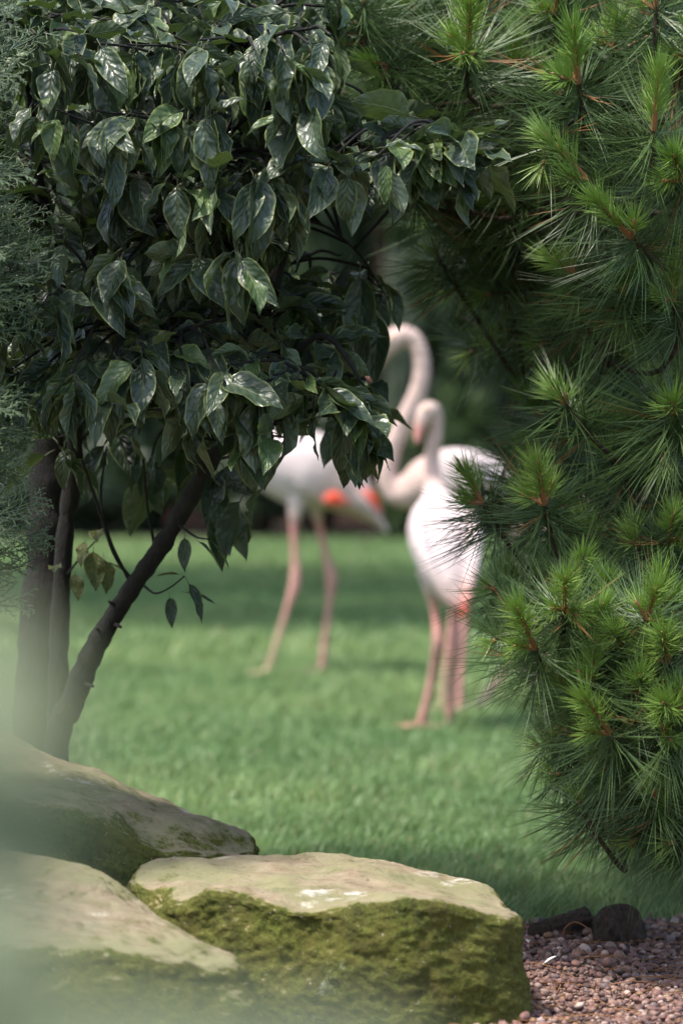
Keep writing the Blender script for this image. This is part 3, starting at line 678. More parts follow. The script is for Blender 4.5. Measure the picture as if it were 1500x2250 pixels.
TUFT = [make_tuft(i, candle=(0.05, 0.07, 0.09, 0.10, 0.115, 0.03, 0.015, 0.06)[i], n_new=(90, 100, 120, 130, 150, 60, 26, 95)[i], buds=(1, 2, 2, 3, 1, 1, 0, 2)[i]) for i in range(8)]
TRX = P(1900, 1000, 9.2).x
PINE = empty('pine_tree', (TRX, 9.2, 0)); tag(PINE, 'long-needled pine with bright young candles overhanging the lawn', 'pine tree')
mb = MB(); tube(mb, smoothpath([(TRX, 9.2, -0.05), (TRX + .02, 9.2, 0.8), (TRX - .03, 9.2, 1.8), (TRX, 9.22, 3.2)], 6), np.linspace(0.10, 0.05, 19), 14)
link('trunk', mb.mesh('trunk', [M_PBARK]), PINE)
boughs = []
for (pyr, pyt, pxt, d) in [(250, 40, 800, 8.6), (420, 200, 900, 8.7), (600, 430, 960, 8.7), (820, 640, 1010, 8.8), (1000, 860, 1150, 8.6), (1180, 1080, 1060, 8.5), (1400, 1290, 1080, 8.5), (1560, 1430, 1090, 8.4), (1720, 1660, 1240, 8.3), (1800, 1770, 1340, 8.2), (120, -60, 1000, 8.5), (300, 150, 1250, 8.2), (560, 420, 1300, 8.15), (900, 780, 1300, 8.2), (1150, 1000, 1400, 8.2), (1480, 1400, 1330, 8.1), (1760, 1690, 1300, 8.1)]:
    p0 = P(1900, pyr, 9.2); p1 = P(pxt, pyt, d); mid_ = p0.lerp(p1, 0.5) + Vector((0, 0, -0.05))
    mid2 = p0.lerp(p1, 0.8) + Vector((random.gauss(0, .02), random.gauss(0, .02), -0.045))
    rows = smoothpath([p0, mid_, mid2, p1], 10); mb = MB(); tube(mb, rows, np.linspace(0.020, 0.0055, len(rows)), 9)
    link('bough', mb.mesh('bough', [M_PBARK]), PINE); boughs += list(rows)
BG = np.array(boughs)
# (base px, py, depth, tip dx, tip dy, variant, scale)
tufts = [(1028, 112, 8.0, 2, -80, 3, 1.15), (1270, 182, 7.9, -15, -100, 3, 1.1), (1435, 290, 7.8, 5, -110, 4, 1.05), (1132, 140, 8.15, -2, -50, 1, .8),
         (1195, 352, 7.9, -20, 30, 6, 1.0), (1290, 395, 7.85, -110, -125, 4, 1.05), (1385, 522, 7.8, -80, -70, 4, 1.0), (1495, 395, 7.8, -20, -35, 2, 1.1), (1440, 20, 8.0, 0, -60, 0, 1.1), (800, 5, 8.2, 0, -60, 6, 1.15), (905, 20, 8.3, -30, -60, 6, 1.1),
         (1262, 600, 8.0, -50, -40, 7, .95), (1370, 645, 7.95, 0, -40, 7, 1.0), (1385, 700, 8.0, -20, 20, 6, 1.0), (1240, 888, 7.95, -25, -30, 5, 1.05), (1482, 908, 7.85, -8, -20, 5, 1.1), (1060, 1105, 7.95, -45, -75, 1, .95), (1195, 1108, 7.85, -20, -80, 3, 1.0), (1455, 1000, 7.9, 0, 20, 6, 1.1), (1480, 660, 7.9, -10, -60, 1, 1.0),
         (1260, 1275, 7.9, 15, -45, 2, .85), (1085, 1295, 8.0, -25, -10, 6, .85), (1090, 1405, 7.9, -15, 5, 6, .78), (1175, 1425, 7.75, -28, -80, 4, 1.0), (1288, 1405, 7.8, 25, -70, 2, .9), (1375, 1440, 7.8, -25, -50, 2, .95), (1465, 1455, 7.75, -20, -55, 3, 1.0), (1298, 1500, 7.75, -5, -60, 7, .95), (1400, 1530, 7.75, 0, -45, 7, .95), (1340, 1612, 7.7, -45, -75, 4, 1.0),
         (1192, 1640, 8.0, -30, -5, 6, .75), (1410, 1690, 7.8, -70, -20, 6, .9), (1275, 1765, 7.85, -8, -15, 6, .9), (1410, 1812, 7.9, -20, -8, 6, .95), (1485, 1795, 7.8, -20, -25, 0, .9), (1490, 1570, 7.7, -35, -30, 3, 1.0), (1225, 1530, 8.0, -20, 5, 6, .85), (1250, 1600, 7.95, -30, 10, 5, .85), (1340, 1330, 7.95, -10, -50, 1, .9), (1450, 1330, 7.9, 0, -50, 7, 1.0), (1400, 1200, 7.95, -20, -40, 5, 1.0), (1470, 1190, 7.9, 5, -50, 1, 1.0), (1300, 1180, 8.1, -10, -30, 5, .9), (1340, 1010, 8.1, -20, -30, 6, 1.0), (1200, 750, 8.3, -30, 10, 6, 1.0), (1050, 240, 8.3, -30, -10, 6, 1.0), (1150, 250, 8.25, -20, -30, 6, 1.0), (1100, 420, 8.2, -40, -20, 6, 1.0), (990, 420, 8.35, -40, 10, 6, 1.0), (950, 150, 8.35, -30, -10, 6, 1.0), (1040, 520, 8.4, -30, 10, 6, 1.0), (1130, 560, 8.4, -30, 10, 6, 1.0), (1040, 770, 8.8, -30, 20, 6, .9), (1000, 640, 8.8, -30, 20, 6, .9), (1350, 110, 8.1, 0, -50, 1, 1.0), (1220, 30, 8.2, 0, -50, 1, 1.0), (1500, 130, 8.0, 10, -50, 2, 1.0), (1520, 1680, 7.8, -20, -50, 3, .9), (1370, 1760, 8.0, -20, 10, 6, .9), (1510, 1880, 7.8, -30, 10, 6, .9), (1440, 1750, 7.75, -10, -40, 7, .85), (1340, 1690, 7.8, -20, -20, 5, .85), (1460, 1620, 7.7, -10, -50, 2, .9), (1260, 1530, 7.8, -30, -40, 7, .9), (1240, 1340, 7.75, 0, -60, 3, .9), (1420, 1360, 7.75, 10, -60, 2, .9), (1330, 1770, 8.1, -25, -10, 6, .9), (1480, 1850, 7.75, -15, 0, 6, .9), (1300, 1790, 7.95, -25, -5, 6, .8), (1400, 1840, 7.8, -15, 10, 6, .85), (1230, 1700, 7.95, -20, 0, 6, .8)]
rp = random.Random(11)
BACK = [(690, -60), (1600, -60), (1600, 1850), (1420, 1800), (1270, 1690), (1235, 1560), (1180, 1400), (1130, 1200), (1120, 1050), (1180, 900), (1110, 780), (1010, 650), (930, 520), (880, 380), (800, 220), (720, 60)]
for p in scatter(BACK, 88, 4000, rp): tufts.append((p[0], p[1], rp.uniform(8.15, 8.6), rp.uniform(-40, 0), rp.uniform(-60, 10), rp.choice((5, 6, 6, 0, 7) if p[1] < 1230 else (2, 7, 0, 3, 1)), rp.uniform(.85, 1.05)))
for p in scatter(BACK, 105, 4000, rp): tufts.append((p[0] + 15, p[1], rp.uniform(8.7, 9.3), rp.uniform(-40, 10), rp.uniform(-50, 20), rp.choice((6, 6, 5)), rp.uniform(.9, 1.1)))
print('tufts', len(tufts))
pt = MB()
for (px, py, d, dx, dy, vi, sc) in tufts[:298]:
    d -= 0.32 * min(1.0, max(0.0, (py - 1180) / 160.0))          # the lower boughs reach further out than those above
    c = P(px, py, d); s_ = FPX / d
    ln = math.hypot(dx, dy) / s_
    want = max((0.05, 0.07, 0.09, 0.10, 0.115, 0.03, 0.015, 0.06)[vi] * sc, ln * 1.02)
    dep = -math.sqrt(max(0.0, want ** 2 - ln ** 2)) if ln > 0 else -0.02
    ax = Vector((dx / s_, dep * 0.8, -dy / s_)).normalized()
    q = ax.to_track_quat('Z', 'Y') @ Matrix.Rotation(rp.uniform(0, 6.28), 3, 'Z').to_quaternion()
    M = Matrix.Translation(c) @ q.to_matrix().to_4x4() @ Matrix.Diagonal((sc, sc, sc, 1))
    o = bpy.data.objects.new('needle_tuft', TUFT[vi][0]); COL.objects.link(o); o.parent = PINE
    o.matrix_parent_inverse = Matrix.Translation(-PINE.location); o.matrix_basis = M
    o2 = bpy.data.objects.new('candle', TUFT[vi][1]); COL.objects.link(o2); o2.parent = o
    st = c - ax * 0.095 * sc; i = int(np.argmin(((BG - np.array(st)) ** 2).sum(1) - 0.25 * (BG[:, 0] - st.x))); e_ = Vector(BG[i])
    mm = st - ax * 0.35 * (e_ - st).length
    tube(pt, smoothpath([e_, mm.lerp(e_, 0.35), st, c], 5), np.linspace(0.0062, 0.0045, 16), 6)
link('branchlet_network', pt.mesh('branchlet_network', [M_PBARK]), PINE)['kind'] = 'stuff'

# ------------------------------------------------------------------ cypress at the left edge
def spray(seed):
    r = random.Random(seed); mb = MB()
    def twig(p, d, nrm, ln, lvl, rad):
        K = 5; pts = [p]; dd = d.copy()
        for k in range(K): dd = (dd + Vector((r.gauss(0, .05), r.gauss(0, .05), r.gauss(0, .03) + 0.02))).normalized(); pts.append(pts[-1] + dd * ln / K)
        tube(mb, pts, [rad, rad, rad * .95, rad * .9, rad * .8, rad * .3], 4, 1 if lvl == 0 else 0, cap=False)
        if lvl == 0: return
        n = 9 if lvl == 2 else 5
        for i in range(n):
            f = (i + 0.6) / n; q = pts[min(K, int(f * K))].lerp(pts[min(K, int(f * K) + 1)], f * K - int(f * K)); side = 1 if i % 2 else -1
            ang = side * R(r.uniform(28, 46)); d2 = (Matrix.Rotation(ang, 3, nrm) @ d + Vector((0, 0, r.gauss(0, .12)))).normalized()
            twig(q, d2, nrm, ln * (0.52 if lvl == 2 else 0.42) * (1.1 - 0.65 * f) * r.uniform(.8, 1.15), lvl - 1, rad * 0.8)
    twig(Vector((0, 0, 0)), Vector((0, 1, 0)), Vector((0, 0, 1)), 0.13, 2, 0.0017)
    return mb.mesh('spray', [M_CYP, M_CYPN])
SPR = [spray(i) for i in range(5)]
cb = P(-330, 1000, 7.6); CYP = empty('cypress_shrub', (cb.x, 7.6, 0)); tag(CYP, 'feathery blue-green cypress poking in beside the drooping leaves', 'cypress')
mb = MB(); tube(mb, [(cb.x, 7.6, -0.03), (cb.x, 7.6, 1.0), (cb.x + .02, 7.6, 2.2)], [0.04, 0.03, 0.012], 10)
link('stem', mb.mesh('stem', [M_BARK]), CYP); cbm = MB()
def cyp_edge(py):
    return 38 + 36 * math.sin(py / 92.0 + 0.6) + 22 * math.sin(py / 37.0) - (55 if py > 1230 else 0) - (60 if 690 < py < 860 else 0) - (55 if py < 330 and py > 210 else 0) - (60 if py < 120 else 0)
rc = random.Random(5)
for i in range(260):
    py = rc.uniform(40, 1380); e_ = cyp_edge(py); px = e_ - 85 - rc.random() ** 1.2 * 170; d = 7.2 + rc.uniform(0, .5)
    c = P(px, py, d); dirv = Vector((1.0, rc.uniform(-0.75, 0.2), rc.uniform(-0.25, 0.45))).normalized()
    nrm = Vector((rc.gauss(0, .3), -0.7 + rc.gauss(0, .5), 0.7)); nrm = (nrm - dirv * nrm.dot(dirv)).normalized()
    M = Matrix.Translation(c) @ Matrix((dirv.cross(nrm), dirv, nrm)).transposed().to_4x4() @ Matrix.Scale(rc.uniform(.8, 1.15), 4)
    o = bpy.data.objects.new('spray', SPR[i % 5]); COL.objects.link(o); o.parent = CYP; o.matrix_parent_inverse = Matrix.Translation(-CYP.location); o.matrix_basis = M
    root = Vector((cb.x, 7.6, max(0.1, c.z - 0.15))); tube(cbm, [root, root.lerp(c, .5) - dirv * .02, c], [0.006, 0.004, 0.0018], 5)
link('branch_network', cbm.mesh('branch_network', [M_BARK]), CYP)['kind'] = 'stuff'

# ------------------------------------------------------------------ flamingos
WHITE, PINK, PALE = (0.60, 0.50, 0.50), (0.60, 0.28, 0.25), (0.54, 0.40, 0.36)
LEGC, LEGY, CORAL, BLACK = (0.55, 0.29, 0.25), (0.48, 0.35, 0.24), (0.85, 0.10, 0.05), (0.02, 0.018, 0.018)
def loft(mb, rows, n=20):
    """rows: x y z radius-across radius-vertical r g b"""
    rows = smoothpath(rows, 6); V = []; F = []; C = []; K = len(rows); prev = None
    for i in range(K):
        t = Vector(rows[min(i + 1, K - 1), :3] - rows[max(i - 1, 0), :3]).normalized()
        if prev is None:
            s = t.cross(Vector((0, 0, 1))); s = s.normalized() if s.length > .05 else t.orthogonal().normalized()
        else: s = (prev - t * prev.dot(t)).normalized()
        prev = s; u = s.cross(t); p = Vector(rows[i, :3])
        for k in range(n):
            a = 2 * math.pi * k / n; V.append((p + s * math.cos(a) * max(rows[i, 3], .002) + u * math.sin(a) * max(rows[i, 4], .002))[:]); C.append(np.clip(rows[i, 5:8], 0, 1))
    for i in range(K - 1):
        for k in range(n): F.append((i * n + k, i * n + (k + 1) % n, (i + 1) * n + (k + 1) % n, (i + 1) * n + k))
    F += [tuple(range(n - 1, -1, -1)), tuple((K - 1) * n + k for k in range(n))]
    mb.add(V, F, 0, col=np.array(C))

def flamingo(label, d0, body, legs, wing, eye, bend_side=0.0):
    """body: rows (px, py, dd, r across, r vertical, colour); legs: lists of rows (px, py, dd, radius, colour)"""
    mb = MB()
    loft(mb, [(*P(q[0], q[1], d0 + q[2]), q[3], q[4], *q[5]) for q in body])
    feet = []
    for lg in legs:
        rows = smoothpath([(*P(q[0], q[1], d0 + q[2]), q[3], *q[4]) for q in lg], 6)
        rows[-1, 2] = max(rows[-1, 2], 0.012)
        tube(mb, [r_[:3] for r_ in rows], [r_[3] for r_ in rows], 10, col=rows[:, 4:7])
        feet.append(rows[-1])
    for f, lg in zip(feet, legs):
        p = Vector(f[:3]); fx = lg[-1][5] if len(lg[-1]) > 5 else -1.0
        fwd = Vector((fx, -0.25, 0)).normalized(); c = np.array(lg[-1][4])
        lift = max(0.0, p.z - 0.03)
        for a in (-28, 0, 28):
            q = Matrix.Rotation(R(a), 3, 'Z') @ fwd
            tube(mb, [p, p + q * 0.045 + Vector((0, 0, -0.004)), Vector((p.x, p.y, lift * .6)) + q * 0.095 + Vector((0, 0, 0.009))], [0.012, 0.009, 0.006], 8, col=c)
        w0 = Matrix.Rotation(R(-28), 3, 'Z') @ fwd; w1 = Matrix.Rotation(R(28), 3, 'Z') @ fwd
        z = Vector((0, 0, 0.006))
        V = [p + z * 0, p + w0 * .08 - Vector((0, 0, max(0, p.z - lift * .6 - .010))), p + fwd * .075 - Vector((0, 0, max(0, p.z - lift * .6 - .010))), p + w1 * .08 - Vector((0, 0, max(0, p.z - lift * .6 - .010)))]
        V = V + [v + z for v in V]
        mb.add([v[:] for v in V], [(3, 2, 1, 0), (4, 5, 6, 7), (0, 1, 5, 4), (1, 2, 6, 5), (2, 3, 7, 6), (3, 0, 4, 7)], 0, col=c)
        tube(mb, [p, p - fwd * 0.02 + Vector((0, 0, -0.004))], [0.010, 0.005], 8, col=c)
    src = mb.mesh('raw', [], col=False); tmp = bpy.data.objects.new('raw', src); COL.objects.link(tmp)
    md = tmp.modifiers.new('r', 'REMESH'); md.mode = 'VOXEL'; md.voxel_size = 0.007; md.use_smooth_shade = True
    sm_ = tmp.modifiers.new('s', 'SMOOTH'); sm_.iterations = 3; sm_.factor = 0.5
    dg = bpy.context.evaluated_depsgraph_get(); me = bpy.data.meshes.new_from_object(tmp.evaluated_get(dg)); me.name = 'flamingo_body'
    SV = np.concatenate(mb.v); SCOL = np.concatenate(mb.c); kd = kdtree.KDTree(len(SV))
    for i, v in enumerate(SV): kd.insert(v, i)
    kd.balance(); C = np.ones((len(me.vertices), 4))
    for i, v in enumerate(me.vertices):
        w = 0; cc = np.zeros(3)
        for (_, j, dist) in kd.find_n(v.co, 4): q = 1 / (dist + 1e-4); w += q; cc += SCOL[j] * q
        C[i, :3] = cc / w
    bpy.data.objects.remove(tmp)
    at = me.color_attributes.new('col', 'FLOAT_COLOR', 'POINT'); at.data.foreach_set('color', C.ravel())
    me.polygons.foreach_set('use_smooth', [True] * len(me.polygons))
    b_ = P(legs[0][-1][0], legs[0][-1][1], d0); root = empty('flamingo', (b_.x, d0, 0))
    me.materials.clear(); link('body', me, root, M_BIRD)
    for rows in wing:                       # folded wings, coral coverts showing, black flight feathers
        mw = MB(); loft(mw, [(*P(q[0], q[1], d0 + q[2]), q[3], q[4], *q[5]) for q in rows], 18)
        link('wing', mw.mesh('wing', [M_BIRD], col=True), root)
    if eye:
        ev, ef = ico(2); p = P(*eye[:2], d0 + eye[2]); me_ = MB(); me_.add(ev * 0.007 + np.array(p), [tuple(f) for f in ef]); link('eye', me_.mesh('eye', [M_EYE]), root)
    return tag(root, label, 'flamingo', 'flamingos on the lawn')

# far bird on the left, facing left; its neck rises behind the leaves
DA = 15.35
flamingo('pale flamingo with coral wing patch standing side-on, neck hidden behind drooping leaves', DA,
    [(852, 1170, 0, .006, .008, WHITE), (825, 1140, 0, .045, .028, PALE), (780, 1092, 0, .090, .085, PALE), (720, 1048, 0, .12, .138, WHITE), (655, 1026, 0, .13, .155, WHITE), (595, 1010, 0, .112, .128, WHITE), (550, 995, 0, .072, .082, PALE), (520, 975, 0, .040, .042, PALE), (500, 930, 0, .031, .031, PALE), (510, 870, 0, .028, .028, PALE), (545, 810, 0, .027, .027, PALE), (560, 750, 0, .027, .027, PALE), (535, 700, 0, .028, .028, PALE), (500, 695, 0, .036, .036, PALE), (475, 715, 0, .034, .036, PALE), (455, 750, 0, .022, .026, PINK), (440, 775, 0, .014, .016, BLACK)],
    [[(655, 1085, -.05, .05, WHITE), (648, 1135, -.06, .028, PALE), (645, 1160, -.06, .016, PINK), (648, 1230, -.06, .016, LEGC), (648, 1285, -.06, .0245, LEGC), (630, 1340, -.06, .0140, LEGC), (605, 1420, -.06, .0145, LEGY), (588, 1476, -.06, .015, LEGY)],
     [(690, 1080, .06, .05, WHITE), (697, 1130, .06, .028, PALE), (703, 1160, .06, .016, PINK), (716, 1220, .06, .016, LEGC), (728, 1272, .06, .0245, LEGC), (722, 1330, .06, .0140, LEGC), (712, 1420, .06, .0145, LEGC), (706, 1478, .06, .015, LEGC)]],
    [[(620, 1010, -.10, .02, .05, WHITE), (680, 1030, -.125, .03, .10, WHITE), (725, 1065, -.115, .03, .085, PALE), (760, 1090, -.10, .028, .055, PALE), (800, 1115, -.08, .02, .03, PALE), (835, 1150, -.04, .008, .012, PALE)],
     [(620, 1010, .10, .02, .05, WHITE), (680, 1030, .125, .03, .10, WHITE), (740, 1065, .115, .03, .075, PALE), (800, 1095, .10, .025, .045, PALE), (835, 1130, .05, .008, .012, PALE)],
     [(705, 1100, -.118, .010, .012, PINK), (732, 1094, -.130, .018, .032, CORAL), (770, 1106, -.112, .010, .010, PINK)],
     [(790, 1078, -.075, .010, .016, PINK), (815, 1098, -.062, .014, .026, CORAL), (838, 1128, -.04, .006, .008, PINK)]],
    (490, 690, -.036))

# tall bird: long S neck, faces left, body behind the nearer bird
DB = 13.65
flamingo('tall flamingo with long raised S-curved neck and pale breast behind the nearer white one', DB,
    [(1160, 1150, 0, .006, .01, WHITE), (1125, 1110, 0, .06, .05, WHITE), (1065, 1065, 0, .10, .10, WHITE), (1000, 1055, 0, .12, .115, WHITE), (945, 1062, 0, .105, .10, PALE), (900, 1080, 0, .068, .072, PALE), (868, 1082, 0, .044, .046, PALE), (851, 1050, 0, .036, .037, PALE), (856, 1005, 0, .034, .034, PALE), (874, 950, 0, .033, .033, PALE), (902, 895, 0, .032, .032, PALE), (922, 845, 0, .031, .031, PALE), (926, 795, 0, .031, .031, PALE), (912, 752, 0, .032, .032, PALE), (886, 738, 0, .036, .038, PALE), (860, 750, 0, .036, .040, PALE), (840, 772, 0, .027, .033, PALE), (826, 795, 0, .020, .026, PINK), (815, 822, 0, .015, .018, PINK), (812, 842, 0, .008, .010, BLACK)],
    [[(985, 1120, .05, .05, WHITE), (990, 1165, .05, .027, PALE), (992, 1230, .05, .016, LEGC), (998, 1330, .05, .02, LEGC), (985, 1420, .05, .0140, LEGC), (975, 1500, .05, .0145, LEGY), (972, 1566, .05, .015, LEGY)],
     [(1000, 1120, -.05, .05, WHITE), (1008, 1165, -.05, .027, PALE), (1012, 1230, -.05, .016, LEGC), (1022, 1335, -.05, .02, LEGC), (1018, 1420, -.05, .0140, LEGC), (1012, 1500, -.05, .0145, LEGC), (1010, 1572, -.05, .015, LEGC)]],
    [[(960, 1040, -.09, .02, .05, WHITE), (1020, 1045, -.12, .03, .09, WHITE), (1080, 1070, -.10, .028, .07, WHITE), (1130, 1110, -.06, .018, .035, PALE), (1165, 1150, -.02, .006, .01, BLACK)],
     [(960, 1040, .09, .02, .05, WHITE), (1020, 1045, .12, .03, .09, WHITE), (1080, 1070, .10, .028, .07, WHITE), (1130, 1110, .06, .018, .035, PALE), (1165, 1150, .02, .006, .01, BLACK)]],
    (858, 742, -.036))

# nearest bird, seen from behind, head turned left
DC = 13.0
flamingo('white flamingo seen from behind with short curved neck and pink bill pointing down', DC,
    [(1018, 1352, -.26, .010, .010, PINK), (1003, 1318, -.24, .045, .03, PALE), (985, 1265, -.17, .095, .075, WHITE), (975, 1200, -.06, .122, .11, WHITE), (968, 1150, .05, .112, .11, WHITE), (960, 1115, .14, .068, .07, WHITE), (953, 1070, .20, .036, .037, PALE), (948, 1015, .22, .028, .028, PALE), (954, 965, .21, .026, .026, PALE), (958, 925, .20, .025, .025, PALE), (950, 902, .19, .029, .029, PALE), (936, 906, .18, .034, .036, PALE), (926, 925, .17, .025, .03, PALE), (920, 945, .165, .018, .022, PINK), (917, 965, .16, .013, .015, PINK), (920, 980, .16, .006, .008, BLACK)],
    [[(945, 1250, -.04, .05, WHITE), (948, 1300, -.03, .028, PALE), (955, 1345, -.03, .016, PINK), (962, 1410, -.05, .022, LEGC), (952, 1470, -.02, .016, LEGC), (935, 1550, .0, .016, LEGC), (922, 1600, .02, .017, PINK)],
     [(1005, 1260, -.04, .05, WHITE), (1003, 1305, -.03, .028, PALE), (1000, 1345, -.03, .016, PINK), (1000, 1420, -.05, .022, LEGC), (996, 1480, -.02, .016, LEGC), (990, 1550, .0, .016, LEGC), (986, 1596, .02, .016, LEGY)]],
    [[(935, 1130, .0, .02, .04, WHITE), (925, 1185, -.10, .035, .085, WHITE), (945, 1255, -.20, .03, .075, WHITE), (980, 1315, -.26, .018, .04, PALE), (1005, 1348, -.28, .006, .01, PINK)],
     [(1005, 1130, .0, .02, .04, WHITE), (1030, 1185, -.08, .035, .085, WHITE), (1030, 1260, -.18, .03, .07, WHITE), (1022, 1325, -.25, .018, .04, PINK), (1015, 1352, -.28, .006, .01, CORAL)]],
    (934, 898, .145))

# bird almost hidden by the pine, stepping
DD = 13.85
flamingo('flamingo mostly hidden behind the pine, one leg stretched forward', DD,
    [(1400, 1250, 0, .006, .008, WHITE), (1365, 1215, 0, .05, .04, PALE), (1310, 1170, 0, .095, .09, PINK), (1250, 1150, 0, .12, .12, WHITE), (1195, 1160, 0, .105, .10, PALE), (1160, 1180, 0, .06, .065, PALE), (1150, 1240, 0, .034, .034, PALE), (1165, 1310, 0, .03, .03, PALE), (1195, 1390, 0, .029, .029, PALE), (1205, 1450, 0, .029, .029, PALE), (1185, 1490, 0, .035, .036, PALE), (1165, 1480, 0, .026, .03, PALE), (1155, 1460, 0, .016, .02, PINK), (1150, 1440, 0, .008, .01, BLACK)],
    [[(1225, 1205, -.05, .05, PINK), (1215, 1250, -.05, .028, PINK), (1205, 1290, -.05, .016, PINK), (1180, 1372, -.05, .0245, LEGC), (1140, 1430, -.05, .016, LEGC), (1095, 1492, -.05, .016, LEGC), (1054, 1552, -.05, .016, PALE)],
     [(1260, 1205, .05, .05, PINK), (1268, 1250, .05, .028, PINK), (1272, 1290, .05, .016, PINK), (1285, 1370, .05, .0245, LEGC), (1280, 1450, .05, .016, LEGC), (1272, 1555, .05, .016, LEGC)]],
    [[(1210, 1140, -.09, .02, .05, WHITE), (1260, 1150, -.12, .03, .09, PINK), (1320, 1180, -.10, .028, .07, CORAL), (1370, 1220, -.05, .018, .03, PALE), (1400, 1255, -.02, .006, .01, BLACK)]],
    None)

# ------------------------------------------------------------------ background: brick wall and shrubs
mb = MB()
def box(mb, a, b_, mat=0):
    (x0, y0, z0), (x1, y1, z1) = a, b_
    mb.add([(x0, y0, z0), (x1, y0, z0), (x1, y1, z0), (x0, y1, z0), (x0, y0, z1), (x1, y0, z1), (x1, y1, z1), (x0, y1, z1)],
           [(3, 2, 1, 0), (4, 5, 6, 7), (0, 1, 5, 4), (1, 2, 6, 5), (2, 3, 7, 6), (3, 0, 4, 7)], mat)
WALL = empty('brick_wall', (0, 31.1, 0)); tag(WALL, 'tall reddish brown brick wall at the back of the lawn', 'wall')
box(mb, (-9, 31.0, -0.1), (9, 31.25, 5.2)); link('masonry', mb.mesh('masonry', [M_BRICK], smooth=False), WALL)
mb = MB(); box(mb, (-9.05, 30.95, 5.2), (9.05, 31.3, 5.3)); link('coping', mb.mesh('coping', [M_BRICK], smooth=False), WALL)

M_SHR = [leafm for leafm in (needle_mat('dark shrub leaf', (0.012, 0.026, 0.010), (0.030, 0.055, 0.018), 0.05), needle_mat('mid shrub leaf', (0.03, 0.06, 0.015), (0.07, 0.11, 0.03), 0.08), needle_mat('grey shrub leaf', (0.06, 0.08, 0.055), (0.12, 0.15, 0.10), 0.08))]
def crown_mesh(seed, n=5200, leaf=0.07):
    r = np.random.default_rng(seed)
    cl = r.normal(0, 1, (26, 3)); cl /= np.linalg.norm(cl, axis=1)[:, None]; cl *= r.uniform(.35, .85, (26, 1)); rad = r.uniform(.22, .42, 26)
    i = r.integers(0, 26, n); dv = r.normal(0, 1, (n, 3)); dv /= np.linalg.norm(dv, axis=1)[:, None]
    p = cl[i] + dv * rad[i][:, None] * r.uniform(.6, 1.0, (n, 1)); p[:, 2] = p[:, 2] * .5 + .5
    a = r.normal(0, 1, (n, 3)); a /= np.linalg.norm(a, axis=1)[:, None]; b = np.cross(a, dv); b /= np.linalg.norm(b, axis=1)[:, None] + 1e-6
    s = leaf * r.uniform(.6, 1.4, (n, 1)); V = np.stack([p - a * s, p + b * s * .45, p + a * s, p - b * s * .45], 1).reshape(-1, 3)
    me = bpy.data.meshes.new('crown'); me.from_pydata(V.tolist(), [], [(4 * k, 4 * k + 1, 4 * k + 2, 4 * k + 3) for k in range(n)]); return me
CR = [crown_mesh(i) for i in range(3)]
def shrub(x, y, w, h, mi, k, label):
    r_ = empty('evergreen_shrub', (x, y, 0)); tag(r_, label, 'shrub', 'shrubs along the back border')
    me = CR[k % 3].copy(); me.materials.clear(); me.materials.append(M_SHR[mi])
    o = bpy.data.objects.new('crown', me); COL.objects.link(o); o.parent = r_; o.scale = (w, w * .8, h); o.rotation_euler = (0, 0, k * 1.3); o.location = (0, 0, 0.02)
    m2 = MB(); 
    for q in range(4): tube(m2, [(0.05 * q - .08, 0, -.02), (0.2 * w * (q - 1.5) / 1.5, 0.1, h * .35), (0.4 * w * (q - 1.5) / 1.5, 0.1, h * .6)], [.04, .03, .012], 7)
    link('stem', m2.mesh('stem', [M_BARK]), None).parent = r_
def bx_(px, d): return (px - CX) / FPX * d
shrub(bx_(880, 29.3), 29.3, 1.0, 4.6, 0, 0, 'tall dark evergreen shrub behind the long-necked flamingo')
shrub(bx_(1090, 29.0), 29.0, 1.1, 3.0, 0, 1, 'dark rounded shrub behind the flamingos, half screened by pine needles')
shrub(bx_(1320, 29.4), 29.4, 1.2, 4.8, 0, 2, 'big dark shrub almost wholly hidden behind the pine')
shrub(bx_(1010, 28.2), 28.2, .42, 1.15, 1, 3, 'low mid green shrub at the foot of the dark evergreens')
shrub(bx_(862, 27.9), 27.9, .20, .62, 1, 4, 'small yellowish green plant at the lawn edge beneath the flamingos')
shrub(bx_(905, 28.4), 28.4, .30, 2.1, 2, 5, 'pale grey-green shrub in front of the dark evergreens')
shrub(bx_(700, 29.6), 29.6, .7, 1.7, 0, 6, 'low dark shrub between the brick wall and the left flamingo')
shrub(bx_(330, 29.6), 29.6, .9, 2.6, 0, 7, 'dark shrub behind the stems of the drooping-leaved tree')
shrub(bx_(560, 28.6), 28.6, .75, .62, 0, 9, 'low dark spreading shrub behind the left flamingo')
shrub(bx_(180, 28.7), 28.7, .85, .75, 0, 10, 'low dark spreading shrub behind the leaning stem')
shrub(bx_(20, 29.6), 29.6, .8, 4.0, 0, 8, 'dark shrub glimpsed past the cypress')

# ------------------------------------------------------------------ soft plant close to the lens, lower left
M_NEAR = leaf_material('pale hosta leaf', (0.115, 0.145, 0.085), (0.15, 0.18, 0.105), (0.20, 0.22, 0.13), (0.195, 0.215, 0.13), 0.7)
NEAR = empty('broadleaf_plant', (P(-500, 1800, 1.15).x, 1.15, 0)); tag(NEAR, 'pale green leafy plant, a soft blur against the rocks', 'plant')
stem = [(NEAR.location.x, 1.15, -0.02), (NEAR.location.x + .01, 1.15, .5), (NEAR.location.x - .005, 1.15, .95), (NEAR.location.x + .01, 1.15, 1.10)]
mb = MB(); tube(mb, smoothpath(stem, 8), np.linspace(.006, .003, 25), 8); link('stem', mb.mesh('stem', [M_TWIG]), NEAR)
mb_, mt_ = leaf_mesh('leaf', M_NEAR, 77, 0.075, 0.30, 0.5, 0.2, 0.02); NL = mb_.mesh('leaf', mt_, uv=True)
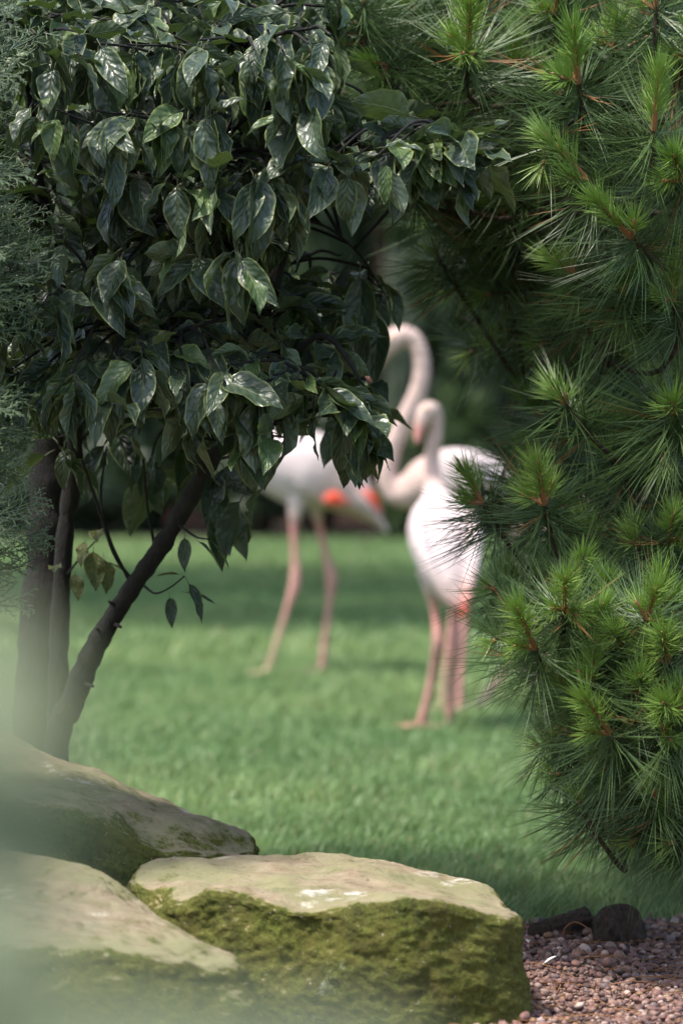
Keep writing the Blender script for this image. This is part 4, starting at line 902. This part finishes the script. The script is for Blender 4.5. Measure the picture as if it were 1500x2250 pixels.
for (px, py, d, phi, pt_, sc) in [(-390, 1430, 1.13, -.3, -8, .85), (-390, 1600, 1.15, -.2, -12, .92), (-370, 1760, 1.15, -.2, -15, .9), (-390, 1930, 1.12, -.4, -18, .92), (-370, 2090, 1.12, -.2, -12, .95), (-200, 2330, 1.1, -.3, -3, 1.1), (80, 2390, 1.12, .3, 3, 1.0), (350, 2410, 1.12, .2, 5, .9), (-380, 2220, 1.19, .2, 0, .95)]:
    o = bpy.data.objects.new('leaf', NL); COL.objects.link(o); o.parent = NEAR; o.matrix_parent_inverse = Matrix.Translation(-NEAR.location)
    o.matrix_basis = leaf_matrix(P(px, py, d), phi, R(pt_), 0.75, sc)
    m2 = MB(); q = P(px, py, d); tube(m2, [(NEAR.location.x, 1.15, q.z - .02), q[:]], .0015, 5); link('petiole', m2.mesh('petiole', [M_TWIG]), NEAR)

# ------------------------------------------------------------------ tall trees just outside the frame that shade the far lawn
TCR = [crown_mesh(21, 9000, 0.032), crown_mesh(22, 9000, 0.032)]
def tall_tree(x, y, rad, z0, z1, k, label):
    r_ = empty('shade_tree', (x, y, 0)); tag(r_, label, 'tree', 'tall trees beside the lawn')
    me = TCR[k]; me.materials.append(M_SHR[1]); o = bpy.data.objects.new('crown', me); COL.objects.link(o); o.parent = r_; o.scale = (rad, rad, z1 - z0); o.location = (0, 0, z0)
    m2 = MB(); tube(m2, smoothpath([(0, 0, -.05), (.05, 0, z0 * .5), (0, .05, z0), (0, 0, z0 + (z1 - z0) * .6)], 5), np.linspace(.16, .05, 16), 12)
    for q in range(6):
        a = q * 1.05; tube(m2, [(0, 0, z0 * .85), (rad * .35 * math.cos(a), rad * .35 * math.sin(a), z0 + .5), (rad * .7 * math.cos(a), rad * .7 * math.sin(a), z0 + 1.4)], [.06, .04, .015], 7)
    o = link('trunk', m2.mesh('trunk', [M_BARK])); o.parent = r_
tall_tree(-2.9, 19.6, 3.4, 3.5, 7.5, 0, 'tall spreading tree left of the flamingos, shading the far lawn')
tall_tree(3.6, 21.5, 3.2, 3.6, 7.2, 1, 'tall spreading tree behind the pine, shading the back border')
